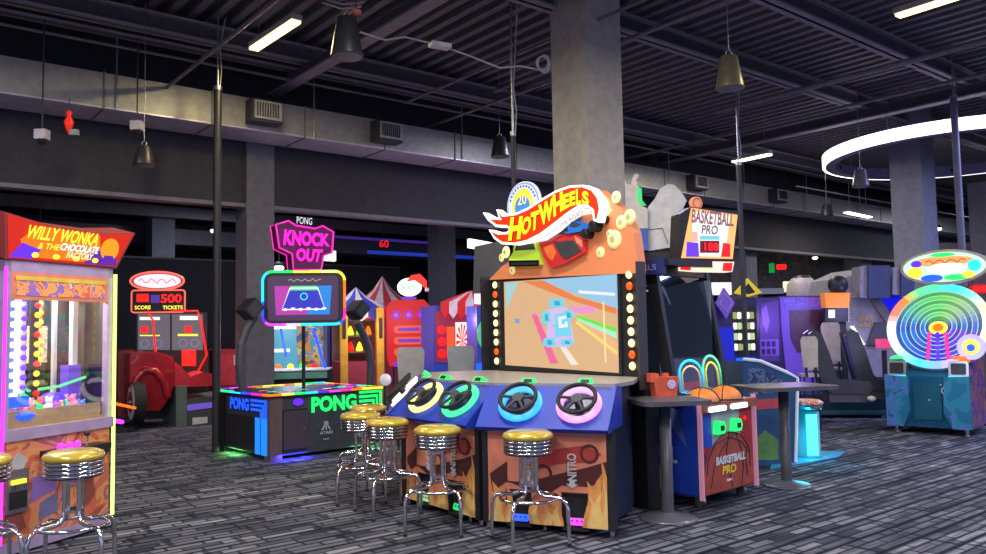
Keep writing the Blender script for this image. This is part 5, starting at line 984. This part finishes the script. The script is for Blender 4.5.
m = MB(); m.prism([(.03, .9), (t.w-.05, .9), (t.w-.02, t.h-.05), (.1, t.h-.1)], f, 0, .01, mt('violet_shape', (.07, .04, .2), .4, 0, .2, (.1, .05, .4))); m.prism([(.1, t.h-.2), (.2, t.h-.12), (.25, t.h-.4), (.18, t.h-.62), (.12, t.h-.45)], f, .01, .02, PUR); m.prism([(.05, 1.0), (t.w-.05, 1.0), (t.w-.05, 1.28), (.05, 1.28)], f, .01, .015, PUR); m.text('DEAD', f, .05, 1.16, t.w-.05, 1.28, PUD, .02, 0, .02) if False else None
for j in range(2):
    for i in range(3): m.box(.08+.1*i, .14+.1*i, -.025, -.015, 1.03+.13*j, 1.12+.13*j, PUD)
m.build('side_picture', t.o)
t = bgcab('claw_machine', 729, 756, 300, 13.0, 10, .8, 'white and green lit shelf machine with yellow diamond sign on top', mt('navy_dark', (.02, .03, .12), .4))
m = MB(); m.prism([(.03, t.h-.85), (t.w-.02, t.h-.85), (t.w-.02, t.h-.1), (.03, t.h-.1)], f, 0, .01, BLACK)
for j in range(4):
    for i in range(5): m.prism(rrect(.05+.075*i, t.h-.82+.17*j, .11+.075*i, t.h-.71+.17*j, .015, 3), f, .01, .03, [gW1, glow('pale_green', (.6, .8, .4), .9), gW1, glow('olive', (.5, .55, .2), .7)][(i*3+j) % 4])
m.build('lit_shelves', t.o); m = MB(); m.prism([(.08, .95), (t.w-.06, .95), (t.w-.06, 1.0), (.08, 1.0)], f, 0, .02, gBlue); m.prism([(.0, .7), (t.w, .7), (t.w, .9), (0, .9)], f, 0, .01, glow('deep_blue', (.03, .05, .7), .7)); m.build('blue_strip', t.o)
m = MB(); a = t.loc2(747, 287, front(-.05)); s_ = .24; m.prism([(a[0]-s_, a[1]-.1), (a[0], a[1]-.16), (a[0]+s_, a[1]-.1), (a[0], a[1]+.14)], front(-.05), 0, .04, mt('sign_yellow', (.7, .5, .02), .4, 0, .4, (.8, .6, .03))); m.prism([(a[0]-.12, a[1]-.09), (a[0], a[1]-.12), (a[0]+.12, a[1]-.09), (a[0], a[1]+.06)], front(-.05), .04, .045, BLACK); m.build('diamond_sign', t.o, 'yellow diamond sign')
t = bgcab('purple_banner_machine', 712, 732, 302, 11.5, 12, .6, 'dark blue machine with hanging violet square letters beside the basketball glass', mt('navy_dark2', (.03, .02, .14), .4))
m = MB(); a = t.loc2(726, 303, front(-.1)); m.prism([(a[0]-.15, a[1]), (a[0], a[1]-.22), (a[0]+.14, a[1]), (a[0]-.02, a[1]+.22)], front(-.1), -.04, 0, PUR); m.ftube([(a[0]-.1, a[1]), (a[0], a[1]-.14), (a[0]+.09, a[1]), (a[0]-.02, a[1]+.14)], front(-.1), .004, .01, mt('lilac_l', (.4, .3, .8), .4)); m.build('diamond_sign', t.o, 'violet diamond sign'); m = MB(); m.box(.02, t.w, -.02, 0, .9, 1.5, glow('deep_blue', (.03, .05, .7), .7)); m.build('lit_front', t.o)
m = MB(); m.box(.0, t.w*.95, -.03, 0, t.h+.1, t.h+.28, gW1); m.box(.1, t.w*.95-.1, .0, .04, t.h-.05, t.h+.12, BLACK); m.build('white_header', t.o, 'white lit header')

# grey battle pod with logo, dark boxes on top
p = at(876, 335, 14.5); t = Th('grey_cockpit_game', 'big grey rounded cockpit game with yellow logo and blue side, behind the racing seats', 'arcade machine', (p.x, p.y, 0), R(8)); f = front(0)
POD = mt('pod_grey', (.34, .33, .38), .6); ql = lambda *P: [t.loc2(*p_, f) for p_ in P]
m = MB(); m.prism(ql((848, 400), (905, 400), (905, 280), (868, 268), (846, 278), (840, 310), (846, 345)), f, -1.2, 0, POD); m.build('shell', t.o)
m = MB(); m.prism(ql((868, 270), (895, 308), (884, 322), (862, 290)), f, 0, .06, mt('pod_grey2', (.22, .2, .2), .5)); m.prism(ql((874, 322), (892, 322), (898, 345), (866, 345)), f, 0, .05, mt('pod_grey3', (.10, .10, .12), .5)); m.build('shell_rib', t.o)
m = MB(); m.prism(ql((877, 297), (904, 297), (904, 333)), f, .06, .08, glow('royal_blue', (.01, .01, .8), .9)); m.build('blue_side', t.o, 'royal blue lit side')
m = MB(); LGY = mt('logo_gold', (.6, .38, .12), .5); t.tq(m, 'STAR', (857, 322), (873, 321), (873, 315.5), (857, 316), f, LGY, .02, .03); t.tq(m, 'WARS', (857, 328), (873, 327), (873, 322), (857, 323), f, LGY, .02, .03); m.build('lettering', t.o, 'gold lettering')
m = MB()
for k in range(9): x, z = t.loc2(845.5, 297+3*k, f); m.box(x-.03, x+.03, -.06, -.02, z-.02, z+.02, gW1)
for k in range(8): x, z = t.loc2(851+1.5*k, 327+2.4*k, f); m.box(x-.03, x+.03, -.06, -.02, z-.02, z+.02, gW1)
m.build('white_leds', t.o)
for (x0, x1, y0, y1) in ((857, 878, 267, 299), (889, 902, 268, 296)):
    m = MB(); m.prism([t.loc2(*q, f) for q in ((x0, y1), (x1, y1), (x1, y0), (x0, y0))], f, .02, .35, mt('monitor_blue', (.05, .06, .14), .5)); m.prism([t.loc2(*q, f) for q in ((x0-7, y1-1), (x0, y1), (x0, y0), (x0-6, y0+1))], f, .02, .3, mt('monitor_grey', (.3, .28, .3), .5)); m.build('monitor_box', t.o, 'dark blue square monitor back')
# orange topped game and far bright signs
t = bgcab('orange_top_game', 823, 846, 322, 14.0, 0, .2, 'dark game with orange block and black round top between purple cabinets and cockpit', BLACK)
ql = lambda *P: [t.loc2(*p_, f) for p_ in P]
m = MB(); m.prism(ql((824, 308), (846, 308), (848, 293), (822, 293)), f, -.1, .1, mt('orange_block', (.85, .25, .02), .5, 0, .35, (.9, .3, .02))); m.build('orange_block', t.o); m = MB(); m.prism(ql((822, 322), (846, 322), (846, 308), (824, 308)), f, -.1, .1, BLACK); a = t.loc2(838, 285, f); m.ball((a[0], 0, a[1]), .17, BLACK, 16); m.box(a[0]-.1, a[0]+.1, -.05, .05, a[1]-.25, a[1], BLACK); m.build('round_top', t.o, 'black round top'); m = MB(); m.prism(ql((826, 318), (832, 318), (832, 310), (826, 310)), f, .1, .12, gW1); m.build('white_mark', t.o)
t = bgcab('rounded_white_machine', 798, 818, 296, 16.5, 0, .6, 'machine with pinkish white rounded dome behind the purple cabinet', mt('pale_dome', (.5, .42, .45), .5))
m = MB(); m.lathe([(.001, .42), (.2, .38), (.3, .25), (.32, 0)], (t.w/2, .3, t.h), mt('pale_dome', (.5, .42, .45), .5), 20); m.build('dome', t.o)
m = MB(); m.lathe([(.001, .1), (.16, .08), (.2, 0)], (t.w/2, .3, t.h+.36), BLACK, 16); m.build('cap', t.o)
for (x0, x1, y0, y1, c, Y, lb) in ((785, 806, 281, 292, (1, .92, .7), 24, 'bright cream white lit sign far behind the purple cabinet'), (812, 830, 281, 290, (.75, .9, .1), 24.5, 'lime yellow lit sign far behind the orange block'), (843, 848, 278, 295, (1, .75, .3), 25, 'thin warm lit sign left of the far column'), (756, 784, 288, 294, (.35, .35, .45), 20, 'pale rounded canopy edge above the narrow purple cabinet')):
    a = at(x0, y1, Y); b = at(x1, y0, Y); t = Th('lit_sign', lb, 'sign', (a.x, a.y, 0)); m = MB(); m.box(0, b.x-a.x, 0, .15, a.z, b.z, glow('far_sign%d' % x0, c, 1.1 if Y > 21 else .4)); m.build('panel', t.o); m = MB(); m.box(.1, .2, .05, .1, 0, a.z, BLACK); m.build('stand', t.o)
a = at(781, 267, 25); m = MB(); m.prism(rrect(-.15, -.08, .15, .08, .03), Fr(a, (1, 0, 0), (0, 0, 1)), 0, .05, gRed); tag(m.build('exit_sign'), 'small red glowing sign far back above the purple cabinets', 'sign')
a = at(772, 268, 25); m = MB(); m.box(a.x-.08, a.x+.08, a.y, a.y+.05, a.z-.15, a.z+.15, glow('dim_green', (.02, .4, .12), .7)); tag(m.build('green_sign'), 'tiny green glowing sign left of the far red one', 'sign')
m = MB(); pp = at(800, 270, 28); m.box(pp.x-5, pp.x+6, pp.y, pp.y+.2, 2.7, 4.3, art('far_mural', [(.10, .10, .10), (.15, .14, .12), (.08, .08, .1), (.2, .17, .12)], 2.2), GRID*0); trim(m)

# racing seats on their base
p = fl(822, 418); q_ = fl(893, 428)
t = Th('ride_platform', 'long dark teal platform carrying the two black racing seats', 'platform', p, R(-8))
m = MB(); m.box(-.30, 1.05, 0, .72, .04, .38, mt('base_teal', (.015, .06, .08), .4)); m.box(-.35, 1.05, -.02, 0, .06, .12, mt('base_edge', (.05, .2, .22), .4)); m.build('platform', t.o)
m = MB(); m.cyl((-.25, .06, 0), (-.25, .06, .05), .03, STEEL, n=8); m.cyl((.95, .06, 0), (.95, .06, .05), .03, STEEL, n=8); m.build('foot', t.o)
SB = mt('seat_black', (.05, .05, .07), .3); SI = mt('seat_inner', (.12, .10, .24), .5)
def rseat(px, Y, rot, lb):
    p = at(px, 400, Y); t = Th('racing_chair', lb, 'chair', (p.x, p.y, .38), R(rot), 'black racing chairs')
    # the seat faces +x; drawn as side profile
    P = [(-.30, 1.0), (-.22, 1.06), (-.12, 1.0), (-.02, .70), (.06, .38), (.12, .30), (.50, .30), (.56, .22), (.50, .12), (.0, .12), (-.12, .2), (-.2, .5)]
    fr = Fr((0, 0, 0), (1, 0, 0), (0, 0, 1))
    m = MB(); m.prism(P, fr, .20, .26, SB); m.prism(P, fr, -.26, -.20, SB); m.build('side_bolster', t.o)
    m = MB(); m.prism([(-.26, .95), (-.2, 1.0), (-.14, .95), (-.05, .62), (.03, .35), (-.08, .25), (-.16, .5)], fr, -.2, .2, SI); m.build('backrest', t.o)
    m = MB(); m.prism([(-.05, .26), (.5, .26), (.54, .2), (.48, .12), (0, .12)], fr, -.2, .2, SI); m.build('seat_cushion', t.o)
    m = MB(); m.box(-.05, .5, -.24, .24, .0, .12, mt('seat_box', (.08, .07, .1), .4)); m.build('seat_mount', t.o)
rseat(830, 12.0, -12, 'black racing seat with violet inner, left one of the pair')
rseat(866, 12.45, -12, 'black racing seat with violet inner, right one nearer the wheel game')
c = at(872, 408, 11.6); m = MB(); m.ball((c.x, c.y, .44), .06, WHITE, 12, .7); tag(m.build('white_ball'), 'small white rounded object on the teal platform by the right racing seat', 'ball')
for (px, py, cc, lb) in ((886, 343, (1, .15, .4), 'small pink glowing box behind the right racing seat'), (866, 372, (.03, .05, .9), 'blue glowing panel between the two racing seats')):
    a = at(px, py, 14.0); t = Th('lit_box', lb, 'box', (a.x, a.y, 0)); m = MB(); m.box(-.09, .09, 0, .2, a.z-.09, a.z+.07, glow('lb%d' % px, cc, .8)); m.build('panel', t.o); m = MB(); m.box(-.03, .03, .05, .12, 0, a.z-.13, BLACK); m.build('stand', t.o)

# ================================================================== BIG LIGHT WHEEL GAME (right)
a = fl(890, 432); b = fl(968, 441); e = (b-a); WWd = 1.06; rot = -42
t = Th('light_wheel_game', 'teal cabinet with big rainbow lit disc and oval sign on top at the right', 'arcade machine', (a.x, a.y, 0), R(rot)); WG = t
r = ray(971, 420); ex_ = V((cos(R(rot)), sin(R(rot)), 0)); sx = r.x/r.y; WWd = (sx*a.y-a.x)/(ex_.x-sx*ex_.y)
TE = mt('teal_body', (.01, .10, .20), .25, .2, coat=.4); TEL = art('teal_print', [(.02, .15, .28), (.03, .22, .34), (.08, .18, .5), (.02, .12, .22), (.1, .3, .45)], 2.4, 0, .3, 1.5)
m = MB(); m.box(0, WWd, .02, .9, .1, .78, TE); m.prism([(.02, .78), (.9, .78), (.9, 1.0), (.32, .98)], Fr((0, 0, 0), (0, 1, 0), (0, 0, 1)), 0, WWd, TE); m.build('cabinet', t.o)
f = front(0)
m = MB(); m.prism([(-.01, .1), (.20, .1), (.28, .3), (.28, .78), (-.02, .80)], f, -.02, .07, TEL); m.prism([(WWd+.01, .1), (WWd-.20, .1), (WWd-.30, .3), (WWd-.28, .78), (WWd+.02, .8)], f, -.02, .07, TEL); m.build('corner_panels', t.o)
m = MB(); m.prism([(.33, .2), (WWd-.33, .2), (WWd-.33, .7), (.33, .7)], f, 0, .015, mt('door_teal', (.01, .09, .14), .3)); m.build('door', t.o)
m = MB(); cx = WWd*.72; m.ring(f, cx, .60, .05, .035, .02, .025, LG, 16); m.prism(circ(cx-.05, .68, .012, n=8), f, .02, .025, LG); m.prism(circ(cx-.2, .47, .012, n=8), f, .02, .025, LG); m.build('emblem', t.o)
for x in (.12, WWd-.12):
    m = MB(); m.prism(rrect(x-.12, .78, x+.12, 1.0, .03), Fr((0, -.06, 0), (1, 0, 0), (0, .1, 1)), -.15, 0, STEEL); m.prism(rrect(x-.09, .82, x+.09, .97, .02), Fr((0, -.06, 0), (1, 0, 0), (0, .1, 1)), 0, .006, BLACK); m.prism([(x-.12, .78), (x+.12, .78), (x+.12, .80), (x-.12, .80)], Fr((0, -.065, 0), (1, 0, 0), (0, .1, 1)), 0, .012, gCyan); g = m.build('player_console', t.o)
    m = MB(); m.dome((x, .06, 1.02), .09, gGrn if x < .5 else gOr, 'z', .5, 16); m.build('push_button', g)
m = MB(); m.prism([(.28, .86), (WWd-.28, .86), (WWd-.28, .97), (.28, .97)], Fr((0, .08, 0), (1, 0, 0), (0, .3, 1)), -.01, .01, glow('deck_violet', (.4, .1, .9), .9)); m.build('deck_light', t.o)
for x in (.08, WWd-.06):
    m = MB(); m.cyl((x, .05, 0), (x, .05, .1), .025, CHROME, n=10); m.cyl((x, .05, 0), (x, .05, .015), .05, CHROME, n=12); m.build('foot', t.o)
fwl = front(-.30, 0, 0, .46); wx, wz = t.loc2(938.5, 327, fwl); K = 11.2/800; RR = 47*K
m = MB(); m.ring(fwl, wx, wz, RR, RR*.85, -.08, .05, WHITE, 48)
segs = [(1, 1, .75), (.95, 1, .6), (.4, .95, 1), (.15, .85, 1), (.2, .9, .6), (.25, .9, .45), (.8, .35, .1), (1, .35, .3), (1, .95, .95), (1, 1, 1), (.5, 1, 1), (.15, .8, 1), (.4, .6, 1), (1, .55, .9), (1, .65, .75), (1, .85, .65)]
m.build('disc_housing', t.o)
m = MB(); ns = 48
for k in range(ns):
    a0, a1 = 2*pi*k/ns, 2*pi*(k+1)/ns; i = k/3.; c0_, c1_ = segs[int(i) % 16], segs[(int(i)+1) % 16]; fr_ = i % 1; c = tuple(c0_[j]*(1-fr_)+c1_[j]*fr_ for j in range(3))
    m.prism([(wx+RR*cos(a0), wz+RR*sin(a0)), (wx+RR*cos(a1), wz+RR*sin(a1)), (wx+RR*.83*cos(a1), wz+RR*.83*sin(a1)), (wx+RR*.83*cos(a0), wz+RR*.83*sin(a0))], fwl, .05, .06, glow('seg%d' % k, c, 1.35))
m.build('rim_lights', t.o, 'rainbow lit outer rim')
m = MB(); m.prism(circ(wx, wz, RR*.84, n=40), fwl, -.02, .0, glow('disc_teal', (.05, .3, .45), .8))
def disc_col(a, k):
    sx, sy = cos(a), sin(a); g = max(0, sy)
    c = (.10+.45*g*max(0, sx)+.10*g, .22+.55*g, .75-.55*g) if sy > -.1 else (.08+.25*max(0, sx), .10+.22*max(0, -sx), .85)
    return tuple(min(1, x*(1 if k % 2 else .55)) for x in c)
for k, rr in enumerate((.80, .70, .60, .50, .40, .31, .22)):
    for s_ in range(36):
        a0, a1 = 2*pi*s_/36, 2*pi*(s_+1)/36; c = disc_col((a0+a1)/2, k)
        R0, R1 = RR*(rr+.035), RR*(rr-.05); m.prism([(wx+R0*cos(a0), wz+R0*sin(a0)), (wx+R0*cos(a1), wz+R0*sin(a1)), (wx+R1*cos(a1), wz+R1*sin(a1)), (wx+R1*cos(a0), wz+R1*sin(a0))], fwl, .0, .01, glow('dk%.2f%.2f%.2f' % c, c, 1.0))
    m.ftube(circ(wx, wz, RR*(rr+.04), n=36), fwl, .012, .006, glow('pale_ring', (.6, .85, .8), .9))
m.build('disc', t.o, 'concentric green and blue light rings')
m = MB()
for j in range(7):
    for i in range(3): m.prism(circ(wx-.10+.10*i*(1+.05*j), wz-.12-.07*j, .030, n=10), fwl, .012, .03, glow('magenta_dot', (1, .1, .45), 1.3) if i != 1 else gPur)
m.prism(circ(wx, wz-.02, .12, .10, 16), fwl, .012, .02, gYel); m.prism(circ(wx, wz-.02, .07, .06, 16), fwl, .02, .03, gOr); m.build('centre_lights', t.o)
m = MB(); x, z = t.loc2(971, 347, front(.1)); m.prism(circ(x, z, .17), front(.1), -.04, 0, mt('lav_disc', (.5, .45, .8), .3, 0, .5, (.6, .55, 1))); m.prism(circ(x, z, .10), front(.1), 0, .01, gYel); m.prism(circ(x, z-.01, .05), front(.1), .01, .02, gBlue); m.cyl((x-.05, .1, z-.15), (x-.14, .1, .95), .05, gOr, n=10); m.build('round_paddle', t.o, 'lavender disc on an orange arm')
fo = front(.40); m = MB(); x, z = t.loc2(943.5, 267, fo); m.prism(circ(x, z, 40*K, 17.5*K, 40), fo, -.12, 0, mt('oval_case', (.45, .38, .35), .3, .4)); m.prism(circ(x, z, 37*K, 15*K, 40), fo, 0, .01, glow('oval_bg', (.75, .95, .85), 1)); m.prism(circ(x, z+.08, 27*K, 5*K, 28), fo, .01, .014, glow('oval_orange', (1, .55, .25), 1.1)); m.prism(circ(x+.05, z-.02, 18*K, 5*K, 28), fo, .014, .018, gW)
for (dx, dz, rx, rz, c) in ((-.36, -.06, .1, .08, gYel), (-.34, .06, .07, .05, gPur), (-.15, -.15, .14, .05, gBlue), (.38, .0, .08, .08, gCyan), (.15, -.15, .15, .04, gGrn), (0, .17, .15, .03, gGrn), (.3, -.12, .08, .05, gYel)): m.prism(circ(x+dx, z+dz, rx, rz, 18), fo, .018, .022, c)
m.ftube([(x-.22+.05*i, z+.08+.03*sin(i*2.2)) for i in range(11)], fo, .024, .010, glow('oval_brown', (.7, .25, .1), .8), False); m.box(x-.06, x+.06, .80, .86, 1.0, z, BLACK); m.box(x-.06, x+.06, .52, .86, z-.05, z+.02, BLACK)
m.build('oval_sign', t.o, 'oval colourful lit sign')
m = MB(); m.prism([(.03, .1), (.88, .1), (.88, 1.25), (.3, 1.0), (.03, .8)], rightf(WWd), -.02, .012, art('side_print_r', [(.25, .06, .12), (.4, .15, .08), (.12, .06, .25), (.3, .1, .2)], 3.5)); m.build('side_art_panel', t.o, 'red and purple printed right side')
p = at(979, 400, 11.6); t = Th('red_readout_post', 'oval red number display on a thin post at the right edge', 'display', (p.x, p.y, 0), R(-14))
m = MB(); x, z = t.loc2(979, 289, front(.1)); m.prism(circ(x, z, .16, .09, 24), front(.1), -.11, 0, BLACK); m.prism(circ(x, z, .15, .08, 24), front(.1), 0, .01, mt('dark_red_disc', (.3, .01, .01), .4, 0, .5, (.6, .01, .01))); m.text('85', front(.1), x-.09, z-.04, x+.09, z+.045, gRed, .016, 0, .03); m.box(x-.02, x+.02, .19, .21, 0, z, BLACK); m.build('red_readout', t.o, 'oval red number display')
